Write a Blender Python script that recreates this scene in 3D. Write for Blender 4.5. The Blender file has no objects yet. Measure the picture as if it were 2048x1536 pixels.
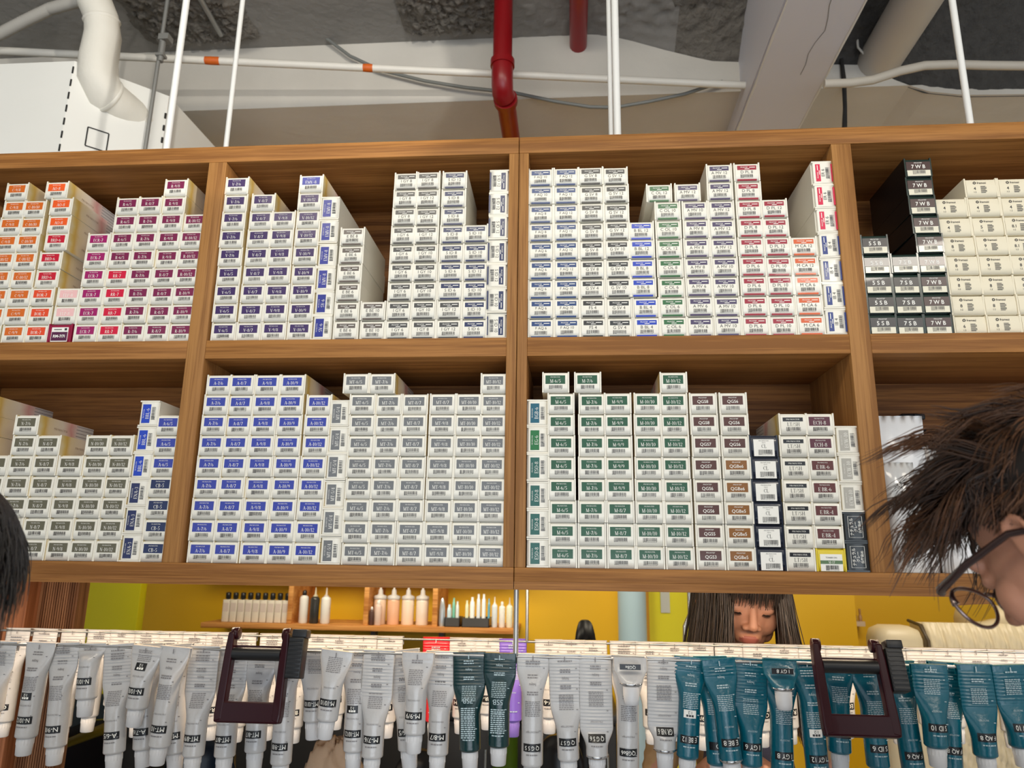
import bpy, bmesh, math, random
from mathutils import Vector, Matrix, noise
random.seed(11)
R = math.radians
scene = bpy.context.scene
COL = scene.collection
# ------------------------------------------------------------------ camera
FPX = 1487.64
CAM = Vector((0.1028, -1.3686, 1.55))
RT = Vector((0.996901, 0.077528, 0.013330))
FW = Vector((-0.078496, 0.969237, 0.233278))
UP = Vector((0.005166, -0.233601, 0.972319))
cd = bpy.data.cameras.new('camera'); cam = bpy.data.objects.new('camera', cd); COL.objects.link(cam)
cam.matrix_world = Matrix(((RT.x, UP.x, -FW.x, CAM.x), (RT.y, UP.y, -FW.y, CAM.y), (RT.z, UP.z, -FW.z, CAM.z), (0, 0, 0, 1)))
cd.sensor_width = 36; cd.lens = FPX / 2048 * 36; cd.clip_start = 0.02
cd.dof.use_dof = True; cd.dof.focus_distance = 1.42; cd.dof.aperture_fstop = 5.5
scene.camera = cam
# ------------------------------------------------------------------ world, exposure
w = bpy.data.worlds.new('world'); scene.world = w; w.use_nodes = True
w.node_tree.nodes['Background'].inputs[0].default_value = (0.84, 0.92, 1.0, 1)
w.node_tree.nodes['Background'].inputs[1].default_value = 1.3
vs = scene.view_settings
vs.view_transform = 'Standard'; vs.look = 'None'; vs.gamma = 1.0; vs.use_curve_mapping = False
vs.exposure = -0.2


def area(name, loc, aim, sx, sy, watts, col, spread=None):
    l = bpy.data.lights.new(name, 'AREA'); l.shape = 'RECTANGLE'; l.size = sx; l.size_y = sy; l.energy = watts; l.color = col
    if spread: l.spread = R(spread)
    o = bpy.data.objects.new(name, l); COL.objects.link(o); o.location = loc
    o.rotation_euler = (Vector(aim) - Vector(loc)).to_track_quat('-Z', 'Y').to_euler()
    return o


# added cool fill, low behind the camera, lifting the beam undersides
area('shopfront_light', (0.9, -3.9, 0.9), (0.9, 0.4, 3.0), 3.2, 1.6, 46, (.82, .90, 1))
# ceiling lamps of the salon, camera side and behind the cabinet; last one is added fill
area('ceiling_lamp_light', (-0.3, -1.75, 3.2), (-0.1, 0, 2.2), 2.0, 0.4, 24, (1, .90, .74))
area('ceiling_lamp_light', (1.7, -2.0, 2.95), (0.6, 0, 2.0), 1.2, 0.12, 15, (1, .92, .80))
area('ceiling_lamp_light', (-0.55, 1.35, 2.25), (-0.5, 2.6, 1.25), 1.7, 0.2, 15, (1, .88, .66), 110)
area('ceiling_lamp_light', (1.5, 1.0, 2.5), (1.4, 1.9, 1.2), 0.9, 0.2, 9, (1, .88, .68), 120)  # added lamp without a known source, brightens the couch and right wall


# ------------------------------------------------------------------ helpers
def L(r, g, b):
    f = lambda c: (c / 255) / 12.92 if c / 255 <= .04045 else ((c / 255 + .055) / 1.055) ** 2.4
    return (f(r), f(g), f(b), 1)


MATS = {}


def mat(name, col, rough=.5, metal=0, spec=.5, coat=0, bump=0, bscale=40, var=0, vscale=6, trans=0, emit=0, alpha=1):
    if name in MATS: return MATS[name]
    m = bpy.data.materials.new(name); m.use_nodes = True
    nt = m.node_tree; b = nt.nodes['Principled BSDF']
    b.inputs['Base Color'].default_value = col; b.inputs['Roughness'].default_value = rough
    b.inputs['Metallic'].default_value = metal; b.inputs['Specular IOR Level'].default_value = spec
    b.inputs['Coat Weight'].default_value = coat; b.inputs['Transmission Weight'].default_value = trans
    b.inputs['Alpha'].default_value = alpha
    if emit:
        b.inputs['Emission Color'].default_value = col; b.inputs['Emission Strength'].default_value = emit
    if bump or var:
        tc = nt.nodes.new('ShaderNodeTexCoord')
        if bump:
            n = nt.nodes.new('ShaderNodeTexNoise'); n.inputs['Scale'].default_value = bscale; n.inputs['Detail'].default_value = 5
            nt.links.new(tc.outputs['Object'], n.inputs['Vector'])
            bp = nt.nodes.new('ShaderNodeBump'); bp.inputs['Strength'].default_value = bump; bp.inputs['Distance'].default_value = .01
            nt.links.new(n.outputs[0], bp.inputs['Height']); nt.links.new(bp.outputs[0], b.inputs['Normal'])
        if var:
            n = nt.nodes.new('ShaderNodeTexNoise'); n.inputs['Scale'].default_value = vscale; n.inputs['Detail'].default_value = 6
            nt.links.new(tc.outputs['Object'], n.inputs['Vector'])
            mx = nt.nodes.new('ShaderNodeMix'); mx.data_type = 'RGBA'
            mx.inputs[6].default_value = [c * (1 - var) for c in col[:3]] + [1]; mx.inputs[7].default_value = [min(1, c * (1 + var)) for c in col[:3]] + [1]
            nt.links.new(n.outputs[0], mx.inputs[0]); nt.links.new(mx.outputs[2], b.inputs['Base Color'])
    MATS[name] = m
    return m


def wood(name, dark, light, axis, scale=1.0, rough=.5, contrast=1.0):
    m = mat(name, light, rough); nt = m.node_tree; b = nt.nodes['Principled BSDF']
    tc = nt.nodes.new('ShaderNodeTexCoord'); mp = nt.nodes.new('ShaderNodeMapping')
    s = [150 * scale] * 3; s['xyz'.index(axis)] = 3.5 * scale
    mp.inputs['Scale'].default_value = s
    n = nt.nodes.new('ShaderNodeTexNoise'); n.inputs['Scale'].default_value = 1.6; n.inputs['Detail'].default_value = 6; n.inputs['Roughness'].default_value = .62
    n2 = nt.nodes.new('ShaderNodeTexNoise'); n2.inputs['Scale'].default_value = .25; n2.inputs['Detail'].default_value = 3
    ad = nt.nodes.new('ShaderNodeMath'); ad.operation = 'ADD'
    r = nt.nodes.new('ShaderNodeValToRGB')
    r.color_ramp.elements[0].position = 1.0 - .28 / contrast; r.color_ramp.elements[0].color = dark
    r.color_ramp.elements[1].position = min(1, 1.0 + .12); r.color_ramp.elements[1].color = light
    r.color_ramp.elements[0].position = .74; r.color_ramp.elements[1].position = 1.0
    sc_ = nt.nodes.new('ShaderNodeMath'); sc_.operation = 'MULTIPLY'; sc_.inputs[1].default_value = .86
    nt.links.new(tc.outputs['Object'], mp.inputs[0]); nt.links.new(mp.outputs[0], n.inputs['Vector']); nt.links.new(mp.outputs[0], n2.inputs['Vector'])
    nt.links.new(n.outputs[0], ad.inputs[0]); nt.links.new(n2.outputs[0], ad.inputs[1])
    nt.links.new(ad.outputs[0], sc_.inputs[0]); nt.links.new(sc_.outputs[0], r.inputs[0]); nt.links.new(r.outputs[0], b.inputs['Base Color'])
    b.inputs['Specular IOR Level'].default_value = .22
    bp = nt.nodes.new('ShaderNodeBump'); bp.inputs['Strength'].default_value = .12; bp.inputs['Distance'].default_value = .002
    nt.links.new(n.outputs[0], bp.inputs['Height']); nt.links.new(bp.outputs[0], b.inputs['Normal'])
    return m


def at(u, v, Y):
    d = RT * ((u - 1024) / FPX) + FW + UP * (-(v - 768) / FPX)
    return CAM + d * ((Y - CAM.y) / d.y)


def atz(u, v, Z):
    d = RT * ((u - 1024) / FPX) + FW + UP * (-(v - 768) / FPX)
    return CAM + d * ((Z - CAM.z) / d.z)


def atd(u, v, D):
    d = RT * ((u - 1024) / FPX) + FW + UP * (-(v - 768) / FPX)
    return CAM + d * D


class MB:
    def __init__(s): s.v = []; s.f = []; s.m = []; s.sm = []

    def add(s, vs, fs, mi=0, smooth=False):
        o = len(s.v); s.v += [tuple(v) for v in vs]
        for f in fs: s.f.append([i + o for i in f]); s.m.append(mi); s.sm.append(smooth)
        return s

    def box(s, x0, x1, y0, y1, z0, z1, mi=0, mis=None, c=0.0):
        if c <= 0:
            vs = [(x0, y0, z0), (x1, y0, z0), (x1, y1, z0), (x0, y1, z0), (x0, y0, z1), (x1, y0, z1), (x1, y1, z1), (x0, y1, z1)]
            fs = [(0, 3, 2, 1), (4, 5, 6, 7), (0, 1, 5, 4), (2, 3, 7, 6), (0, 4, 7, 3), (1, 2, 6, 5)]
            o = len(s.v); s.v += vs
            for k, f in enumerate(fs): s.f.append([i + o for i in f]); s.m.append(mis[k] if mis else mi); s.sm.append(False)
        else:
            bm = bmesh.new(); bmesh.ops.create_cube(bm, size=1)
            for v in bm.verts: v.co = Vector(((x0 + x1) / 2 + v.co.x * (x1 - x0), (y0 + y1) / 2 + v.co.y * (y1 - y0), (z0 + z1) / 2 + v.co.z * (z1 - z0)))
            bmesh.ops.bevel(bm, geom=bm.edges[:], offset=c, segments=2, affect='EDGES', profile=.5)
            s.bm(bm, mi, True)
        return s

    def bm(s, bm, mi=0, smooth=False):
        bm.verts.index_update(); s.add([v.co[:] for v in bm.verts], [[v.index for v in f.verts] for f in bm.faces], mi, smooth); bm.free(); return s

    def tube(s, pts, rad, n=8, mi=0, cap=True, closed=False, flat=1.0):
        pts = [Vector(p) for p in pts]; N = len(pts)
        rad = rad if isinstance(rad, (list, tuple)) else [rad] * N
        ref = None; vs = []
        for i, p in enumerate(pts):
            t = (pts[min(i + 1, N - 1)] - pts[max(i - 1, 0)])
            if closed: t = pts[(i + 1) % N] - pts[i - 1]
            t.normalize()
            if ref is None: ref = Vector((0, 0, 1)) if abs(t.z) < .9 else Vector((1, 0, 0))
            a = t.cross(ref).normalized(); b = a.cross(t).normalized(); ref = b
            for k in range(n):
                q = 2 * math.pi * k / n
                vs.append(p + a * (math.cos(q) * rad[i]) + b * (math.sin(q) * rad[i] * flat))
        fs = []
        for i in range(N if closed else N - 1):
            j = (i + 1) % N
            for k in range(n): fs.append((i * n + k, i * n + (k + 1) % n, j * n + (k + 1) % n, j * n + k))
        s.add(vs, fs, mi, True)
        if cap and not closed:
            s.add(vs[:n], [list(range(n - 1, -1, -1))], mi); s.add(vs[-n:], [list(range(n))], mi)
        return s

    def lathe(s, prof, c=(0, 0, 0), n=16, mi=0, ax='z', sx=1, sy=1):
        vs = []; c = Vector(c)
        for r, h in prof:
            for k in range(n):
                q = 2 * math.pi * k / n; a, b = r * math.cos(q) * sx, r * math.sin(q) * sy
                vs.append(c + (Vector((a, b, h)) if ax == 'z' else Vector((h, a, b)) if ax == 'x' else Vector((a, h, b))))
        fs = [(i * n + k, i * n + (k + 1) % n, (i + 1) * n + (k + 1) % n, (i + 1) * n + k) for i in range(len(prof) - 1) for k in range(n)]
        s.add(vs, fs, mi, True)
        s.add(vs[:n], [list(range(n - 1, -1, -1))], mi); s.add(vs[-n:], [list(range(n))], mi)
        return s

    def prism(s, poly, a, b, ax='y', mi=0):
        P = (lambda p, h: (p[0], h, p[1])) if ax == 'y' else (lambda p, h: (h, p[0], p[1])) if ax == 'x' else (lambda p, h: (p[0], p[1], h))
        n = len(poly); vs = [P(p, a) for p in poly] + [P(p, b) for p in poly]
        s.add(vs, [list(range(n)), list(range(2 * n - 1, n - 1, -1))] + [(i, i + n, (i + 1) % n + n, (i + 1) % n) for i in range(n)], mi); return s

    def mesh(s, name, mats):
        me = bpy.data.meshes.new(name); me.from_pydata([tuple(v) for v in s.v], [], s.f)
        for m in (mats if isinstance(mats, (list, tuple)) else [mats]): me.materials.append(m)
        me.polygons.foreach_set('material_index', s.m); me.polygons.foreach_set('use_smooth', s.sm)
        me.update()
        return me

    def fix(s, me):
        bm = bmesh.new(); bm.from_mesh(me); bmesh.ops.recalc_face_normals(bm, faces=bm.faces[:]); bm.to_mesh(me); bm.free(); return me

    def build(s, name, mats, parent=None, loc=None, fix=True):
        me = s.mesh(name, mats)
        if fix: s.fix(me)
        return ob(name, me, parent, loc)


def ob(name, data, parent=None, loc=None):
    o = bpy.data.objects.new(name, data); COL.objects.link(o)
    if parent: o.parent = parent
    if loc is not None: o.location = loc
    return o


def tag(o, label, cat, group=None, kind=None):
    if label: o['label'] = label
    if cat: o['category'] = cat
    if group: o['group'] = group
    if kind: o['kind'] = kind
    return o


def struct(o, label=None, cat=None): 
    o['kind'] = 'structure'
    if label: o['label'] = label
    if cat: o['category'] = cat
    return o


def empty(name, loc): return ob(name, None, None, loc)


# ------------------------------------------------------------------ lettering: (verts2d, faces)
_fc = {}


def sans(txt, bold=0):
    k = (txt, bold)
    if k in _fc: return _fc[k]
    c = bpy.data.curves.new('t', 'FONT'); c.body = txt; c.size = 1; c.resolution_u = 3; c.fill_mode = 'FRONT'; c.offset = bold
    o = bpy.data.objects.new('t', c); COL.objects.link(o)
    dg = bpy.context.evaluated_depsgraph_get(); me = bpy.data.meshes.new_from_object(o.evaluated_get(dg))
    vs = [(v.co.x, v.co.y) for v in me.vertices]; fs = [list(p.vertices) for p in me.polygons]
    bpy.data.objects.remove(o); bpy.data.curves.remove(c); bpy.data.meshes.remove(me)
    _fc[k] = (vs, fs); return _fc[k]


T_, t_ = .125, .045
def _l(x0, y0, x1, y1, t): return ('l', x0, y0, x1, y1, t)
def _a(cx, cy, rx, ry, a0, a1): return ('a', cx, cy, rx, ry, a0, a1)
def _s(x, y, w=.14): return ('l', x - w, y, x + w, y, .045)
def _v(x, y0=0, y1=1, t=T_): return ('l', x, y0, x, y1, t)
GL = {
 'A': (.74, [_l(.08, 0, .36, 1, t_), _l(.36, 1, .66, 0, T_), _l(.18, .33, .56, .33, t_), _s(.08, .02, .1), _s(.66, .02, .12)]),
 'B': (.66, [_v(.14), _a(.3, .74, .22, .24, -90, 90), _a(.3, .26, .27, .24, -90, 90), _l(.04, .98, .32, .98, t_), _l(.14, .5, .32, .5, t_), _l(.04, .02, .32, .02, t_)]),
 'C': (.7, [_a(.38, .5, .3, .48, 48, 312), _l(.6, .72, .6, .96, t_)]),
 'D': (.74, [_v(.14), _a(.3, .5, .34, .48, -90, 90), _l(.04, .98, .32, .98, t_), _l(.04, .02, .32, .02, t_)]),
 'E': (.62, [_v(.14), _l(.04, .98, .54, .98, t_), _l(.14, .5, .42, .5, t_), _l(.04, .02, .56, .02, t_), _l(.54, .98, .54, .76, t_), _l(.56, .02, .56, .24, t_), _l(.42, .4, .42, .6, t_)]),
 'F': (.58, [_v(.14), _l(.04, .98, .54, .98, t_), _l(.14, .5, .42, .5, t_), _s(.14, .02), _l(.54, .98, .54, .76, t_)]),
 'G': (.76, [_a(.38, .5, .3, .48, 48, 330), _v(.62, .05, .42), _s(.6, .43, .12), _l(.6, .74, .6, .96, t_)]),
 'H': (.8, [_v(.16), _v(.64), _l(.16, .5, .64, .5, t_), _s(.16, .02), _s(.16, .98), _s(.64, .02), _s(.64, .98)]),
 'I': (.36, [_v(.18), _s(.18, .02), _s(.18, .98)]),
 'L': (.6, [_v(.14), _s(.14, .98), _l(.04, .02, .54, .02, t_), _l(.54, .02, .54, .28, t_)]),
 'M': (.94, [_v(.14, 0, 1, t_), _l(.14, 1, .46, 0, T_), _l(.78, 1, .46, 0, t_), _v(.78), _s(.14, .02, .1), _s(.78, .02), _s(.1, .98, .1), _s(.8, .98, .12)]),
 'N': (.8, [_v(.14, 0, 1, t_), _l(.14, 1, .64, 0, T_), _v(.64, 0, 1, t_), _s(.14, .02, .1), _s(.64, .98, .1), _s(.1, .98, .1)]),
 'O': (.78, [_a(.39, .5, .32, .48, 0, 360)]),
 'P': (.62, [_v(.14), _a(.28, .72, .24, .26, -90, 90), _l(.04, .98, .3, .98, t_), _l(.14, .46, .3, .46, t_), _s(.14, .02)]),
 'R': (.72, [_v(.14), _a(.28, .74, .24, .24, -90, 90), _l(.04, .98, .3, .98, t_), _l(.14, .5, .3, .5, t_), _l(.3, .5, .62, 0, T_), _s(.14, .02), _s(.64, .02, .08)]),
 'S': (.58, [_a(.29, .73, .21, .24, 40, 270), _a(.29, .26, .23, .24, -140, 90), _l(.46, .78, .46, .98, t_), _l(.08, .02, .08, .24, t_)]),
 'T': (.68, [_v(.34), _l(.04, .98, .64, .98, t_), _l(.04, .98, .04, .76, t_), _l(.64, .98, .64, .76, t_), _s(.34, .02)]),
 'V': (.74, [_l(.1, 1, .38, 0, T_), _l(.66, 1, .38, 0, t_), _s(.1, .98, .12), _s(.66, .98, .1)]),
 'W': (1.06, [_l(.1, 1, .32, 0, T_), _l(.54, 1, .32, 0, t_), _l(.5, 1, .74, 0, T_), _l(.96, 1, .74, 0, t_), _s(.1, .98, .1), _s(.96, .98, .1)]),
 '0': (.6, [_a(.3, .5, .23, .48, 0, 360)]), '1': (.44, [_v(.22), _s(.22, .02, .16), _l(.06, .84, .22, .98, t_)]),
 '2': (.56, [_a(.27, .74, .2, .24, -20, 170), _l(.44, .66, .08, .04, t_ * 1.6), _l(.06, .04, .5, .04, .1)]),
 '3': (.56, [_a(.26, .75, .2, .22, -90, 150), _a(.26, .27, .23, .25, -150, 90)]),
 '4': (.6, [_v(.4), _l(.4, .98, .05, .3, t_), _l(.05, .28, .56, .28, t_), _s(.4, .02)]),
 '5': (.56, [_l(.12, .94, .48, .94, .1), _l(.12, .95, .1, .52, t_), _a(.25, .32, .23, .3, -150, 120)]),
 '6': (.58, [_a(.29, .3, .22, .28, 0, 360), _a(.4, .42, .33, .54, 110, 190)]),
 '7': (.54, [_l(.05, .94, .5, .94, .1), _l(.48, .94, .2, 0, .12)]),
 '8': (.58, [_a(.29, .74, .19, .23, 0, 360), _a(.29, .26, .23, .25, 0, 360)]),
 '9': (.58, [_a(.29, .69, .22, .28, 0, 360), _a(.17, .56, .33, .54, -70, 10)]),
 '-': (.42, [_l(.07, .4, .36, .4, .07)]), '/': (.5, [_l(.06, -.05, .44, 1.02, .06)]), ' ': (.25, [])}


def serif(txt):
    k = ('S', txt)
    if k in _fc: return _fc[k]
    vs, fs, x = [], [], 0
    for ch in txt:
        w_, st = GL[ch]
        for q in st:
            o = len(vs)
            if q[0] == 'l':
                _, x0, y0, x1, y1, t = q; dx, dy = x1 - x0, y1 - y0; ln = math.hypot(dx, dy); nx, ny = -dy / ln * t / 2, dx / ln * t / 2
                if abs(dx) > .02 and abs(dy) > .5: nx, ny = t / 2 * 1.1, 0
                vs += [(x + x0 + nx, y0 + ny), (x + x0 - nx, y0 - ny), (x + x1 - nx, y1 - ny), (x + x1 + nx, y1 + ny)]; fs.append([o, o + 1, o + 2, o + 3])
            else:
                _, cx, cy, rx, ry, a0, a1 = q; n = max(5, int(abs(a1 - a0) / 30))
                for i in range(n + 1):
                    an = R(a0 + (a1 - a0) * i / n); t = t_ + (T_ - t_) * abs(math.cos(an)) ** 1.3
                    vs += [(x + cx + (rx + t / 3) * math.cos(an), cy + ry * math.sin(an)), (x + cx + (rx - t * .67) * math.cos(an), cy + (ry - t_) * math.sin(an))]
                    if i: fs.append([o + 2 * i - 2, o + 2 * i, o + 2 * i + 1, o + 2 * i - 1])
        x += w_ + .03
    _fc[k] = (vs, fs); return _fc[k]


def put(mb, g, cx, cz, height=None, width=None, y=-.0006, mi=0, flip=False, maxw=None, fn=None):
    """lay a glyph run in the xz plane, centred on (cx, cz)"""
    vs, fs = g
    if not vs: return
    x0 = min(v[0] for v in vs); x1 = max(v[0] for v in vs); y0 = min(v[1] for v in vs); y1 = max(v[1] for v in vs)
    sy = (height / (y1 - y0)) if height else None; sx = (width / (x1 - x0)) if width else sy
    if sy is None: sy = sx
    if maxw and sx * (x1 - x0) > maxw: sx = maxw / (x1 - x0)
    k = -1 if flip else 1; out = []
    for a, b in vs:
        X = cx + k * (a - (x0 + x1) / 2) * sx; Z = cz + k * (b - (y0 + y1) / 2) * sy
        out.append((X, y if fn is None else fn(X, Z), Z))
    mb.add(out, fs, mi)
# ================================================================== structure
ZC = 3.40            # ceiling slab
YELL = mat('mustard_paint', L(214, 168, 8), .55, var=.06, vscale=2)
LIME = mat('lime_tone', L(226, 218, 14), .5, var=.04, vscale=2)
PLAST = mat('grey_plaster', L(205, 200, 190), .8, bump=.25, bscale=18, var=.10, vscale=5)
WHITEP = mat('white_paint', L(226, 224, 218), .55, bump=.08, bscale=12, var=.04, vscale=4)
CONC = mat('concrete', L(138, 135, 130), .85, bump=.5, bscale=30, var=.18, vscale=7)
ROUGH = mat('sprayed_concrete', L(112, 107, 99), .8, bump=1.0, bscale=55, var=.45, vscale=38)
DARKR = mat('dark_concrete', L(62, 60, 57), .8, bump=1.0, bscale=55, var=.55, vscale=38)  # darker, more mottled version of the sprayed concrete
struct(MB().box(-3.4, 3.4, -4.2, 3.4, -.1, 0).build('floor', mat('floor_tile', L(206, 206, 208), .5, var=.1)))
struct(MB().box(-3.4, -3.3, -4.2, 3.4, 0, ZC).build('wall_left', WHITEP))
struct(MB().box(3.3, 3.4, -4.2, 3.4, 0, ZC).build('wall_right', WHITEP))
WB = struct(MB().box(-3.4, 3.4, 2.6, 2.7, 0, ZC + .1).build('wall_back', YELL))
# ceiling slab with raised sprayed patches
ceil = struct(MB().box(-3.4, 3.4, -4.2, 2.7, ZC, ZC + .12).build('ceiling', CONC))


def roughpatch(u0, u1, v0, v1, m, name, amp, seed, y1=None):
    a = atz(u0, v0, ZC); b = atz(u1, v0, ZC); c = atz(u0, v1, ZC)
    x0, x1 = a.x, b.x; yy0, yy1 = min(a.y, b.y) - .25, (y1 if y1 else c.y)
    nx = int((x1 - x0) / .011); ny = int((yy1 - yy0) / .011); mb = MB(); vs = []
    for j in range(ny + 1):
        for i in range(nx + 1):
            x = x0 + (x1 - x0) * i / nx; y = yy0 + (yy1 - yy0) * j / ny
            e = min(i / nx, 1 - i / nx) * 8; e = min(1, e + .5 * noise.noise((x * 9, y * 9, seed)))
            h = max(0, e) * amp * (.5 + .9 * abs(noise.noise((x * 40, y * 40, seed))) + .7 * noise.noise((x * 90, y * 90, seed + 3)))
            vs.append((x, y, ZC - .001 - h + (.004 if e <= .02 else 0)))
    mb.add(vs, [(j * (nx + 1) + i, j * (nx + 1) + i + 1, (j + 1) * (nx + 1) + i + 1, (j + 1) * (nx + 1) + i) for j in range(ny) for i in range(nx)], 0, True)
    mb.build('sprayed_patch', m, ceil)


roughpatch(225, 480, 0, 84, ROUGH, 'a', .028, 1)
roughpatch(790, 1010, 0, 64, ROUGH, 'b', .028, 5)
roughpatch(1330, 1560, 0, 130, ROUGH, 'c', .030, 9, .86)
roughpatch(1690, 2110, 0, 200, DARKR, 'd', .034, 14, .80)
# downstand beam along the cabinet: front face profile read off its top and bottom edges
YB = 0.95
prof = [(-3.3, ZC), (at(1000, 63, YB).x, ZC)] + [(at(u, v, YB).x, min(ZC, at(u, v, YB).z)) for u, v in
        ((1130, 52), (1190, 60), (1250, 78), (1330, 100), (1420, 122), (1600, 128), (1735, 130), (1790, 160), (1850, 182), (1930, 190), (2060, 188))] + [(3.3, at(2060, 188, YB).z)]
zb = at(905, 203, YB).z
prof += [(3.3, zb), (-3.3, zb)]
pp_ = prof[:-2]; bmb = MB(); vv_ = []
xs_ = [pp_[0][0] + (pp_[-1][0] - pp_[0][0]) * i / 120 for i in range(121)]
def ptop(x):
    for (a0, b0), (a1, b1) in zip(pp_, pp_[1:]):
        if a0 <= x <= a1 + 1e-6 and a1 > a0: return b0 + (b1 - b0) * (x - a0) / (a1 - a0)
    return pp_[-1][1]
for x in xs_: vv_ += [(x, YB, zb), (x, YB, ptop(x)), (x, YB + .9, ptop(x)), (x, YB + .9, zb)]
bmb.add(vv_, [(4 * i + a, 4 * i + 4 + a, 4 * i + 4 + (a + 1) % 4, 4 * i + (a + 1) % 4) for i in range(120) for a in range(4)])
struct(bmb.build('trim_1', PLAST), 'grey plastered concrete beam crossing below the ceiling behind the cabinet', 'beam')
def haunch(u0, u1, m):
    mb = MB(); xa, xb = at(u0, 120, YB).x, at(u1, 120, YB).x; n = int((xb - xa) / .012); k = 16; vs = []
    pp = sorted((p for p in prof[:-2]), key=lambda p: p[0])
    for i in range(n + 1):
        x = xa + (xb - xa) * i / n; zt_ = ZC
        for (a0, b0), (a1, b1) in zip(pp, pp[1:]):
            if a0 <= x <= a1 and a1 > a0: zt_ = b0 + (b1 - b0) * (x - a0) / (a1 - a0)
        for j in range(k + 1):
            t = j / k; y = YB + .01 - .24 * t; z = zt_ - .002 + (ZC - zt_ + .004) * t ** .8; g = math.sin(math.pi * t)
            vs.append((x, y + .012 * noise.noise((x * 30, t * 8, 2)) * g, z + .018 * noise.noise((x * 38, y * 38, 5)) * g))
    mb.add(vs, [(i * (k + 1) + j, i * (k + 1) + j + 1, (i + 1) * (k + 1) + j + 1, (i + 1) * (k + 1) + j) for i in range(n) for j in range(k)], 0, True)
    mb.build('plaster_haunch', m, ceil)


haunch(1000, 1350, CONC); haunch(1350, 1600, ROUGH); haunch(1600, 2200, DARKR)
# added unseen spot; its cone edge ends the bright patch on the beam
sl_ = bpy.data.lights.new('track_spot_light', 'SPOT'); so_ = bpy.data.objects.new('track_spot_light', sl_); COL.objects.link(so_)
so_.location = (1.1, -1.7, 2.5); ax_ = at(300, 150, .8) - so_.location; ed_ = at(905, 130, YB) - so_.location
so_.rotation_euler = ax_.to_track_quat('-Z', 'Y').to_euler(); sl_.spot_size = 2 * ax_.angle(ed_); sl_.spot_blend = .06; sl_.shadow_soft_size = .02; sl_.energy = 130; sl_.color = (1, .96, .9)
# painted boxed beam running away from the camera
bm_ = MB(); a = atz(1570, 0, 3.06); b = atz(1738, 0, 3.06)
BX0, BX1 = a.x - (a.y + 3.6) * 0, b.x
bb = bmesh.new(); bmesh.ops.create_cube(bb, size=1)
for v in bb.verts: v.co = Vector(((BX0 + BX1) / 2 + v.co.x * (BX1 - BX0), -.4 + v.co.y * 5.1, (3.06 + ZC) / 2 + v.co.z * (ZC - 3.06)))
bmesh.ops.bevel(bb, geom=[e for e in bb.edges if abs((e.verts[0].co - e.verts[1].co).y) > 1], offset=.008, segments=2, affect='EDGES')
bm_.bm(bb)
beam2 = struct(bm_.build('trim_2', mat('beam_paint', L(214, 214, 222), .5, bump=.12, bscale=6, var=.03)), 'pale grey painted boxed beam running diagonally towards the cabinet top', 'beam')
mbx = MB()
for x, wdt in ((BX0 + .006, .006), (BX1 - .008, .007)):
    pts = []; rr = []
    for i in range(60):
        pts.append((x + random.uniform(-.001, .001), -1.6 + i * .06, 3.0595)); rr.append(wdt * random.uniform(.35, .7))
    mbx.tube(pts, rr, 6, 0, True, False, .6)
mbx.build('caulk_seam', mat('caulk', L(222, 220, 214), .6), beam2)
mbx = MB(); pts = [(BX0 + .1 + .03 * noise.noise((i * .4, 0, 0)) + .0012 * i, -.9 + i * .05, 3.0592) for i in range(34)]
mbx.tube(pts, .0012, 4); mbx.build('paint_crack', mat('crack', L(150, 148, 146), .8), beam2)

# ------------------------------------------------------------------ services under the ceiling
PIPEW = mat('pipe_white', L(222, 218, 208), .4, var=.05, vscale=14)
REDP = mat('pipe_red', L(138, 12, 20), .32, var=.12, vscale=20)


def pipe(name, pts, r, m, label, cat='pipe', n=14, group=None):
    o = MB().tube(pts, r, n).build(name, m); tag(o, label, cat, group); return o


# white thin pipe with orange tape
P0, P1 = atz(-60, 99, 3.16), at(1600, 176, YB - .04)
thin = pipe('water_pipe', [P0, P0.lerp(P1, .5), P1], .0125, PIPEW, 'thin white pipe with two orange paint marks running across the beam', n=12)
for u, wd in ((425, .024), (736, .016)):
    f = (u + 60) / 1530
    # solve position along the pipe by projected u
    lo, hi = 0., 1.
    for _ in range(40):
        mid = (lo + hi) / 2; p = P0.lerp(P1, mid) - CAM; uu = 1024 + FPX * p.dot(RT) / p.dot(FW)
        if uu < u: lo = mid
        else: hi = mid
    c = P0.lerp(P1, lo); d = (P1 - P0).normalized()
    MB().tube([c - d * wd, c - d * wd * .3, c + d * wd * .6, c + d * wd], [.0127, .0133, .0133, .0128], 12).build('orange_tape', mat('orange_tape', L(206, 96, 24), .5, var=.2, vscale=60), thin)
# clamp and rod at left
g = MB(); p = at(322, 112, .55); p0 = at(341, -40, .55); p1 = at(290, 300, .55)
tag(MB().tube([p0, p1], .006, 8).build('threaded_rod', mat('zinc', L(150, 150, 146), .45, .5)), 'thin grey threaded rod hanging beside the insulated pipe', 'rod')
bpy.data.objects['threaded_rod'].name = 'threaded_rod'
MB().box(p.x - .013, p.x + .013, p.y - .012, p.y + .012, p.z - .004, p.z + .004).box(p.x - .012, p.x + .02, p.y - .01, p.y + .02, p.z + .055, p.z + .075).tube([p + Vector((0, 0, -.02)), p + Vector((0, 0, .05))], .009, 8).build('clamp', mat('zinc', L(150, 150, 146)), bpy.data.objects['threaded_rod'])
pipe('strut', [atz(385, -30, ZC - .03), atz(442, 70, ZC - .03)], .009, mat('zinc', L(150, 150, 146)), 'short grey diagonal strut on the ceiling near the insulated pipe', 'strut')
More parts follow.
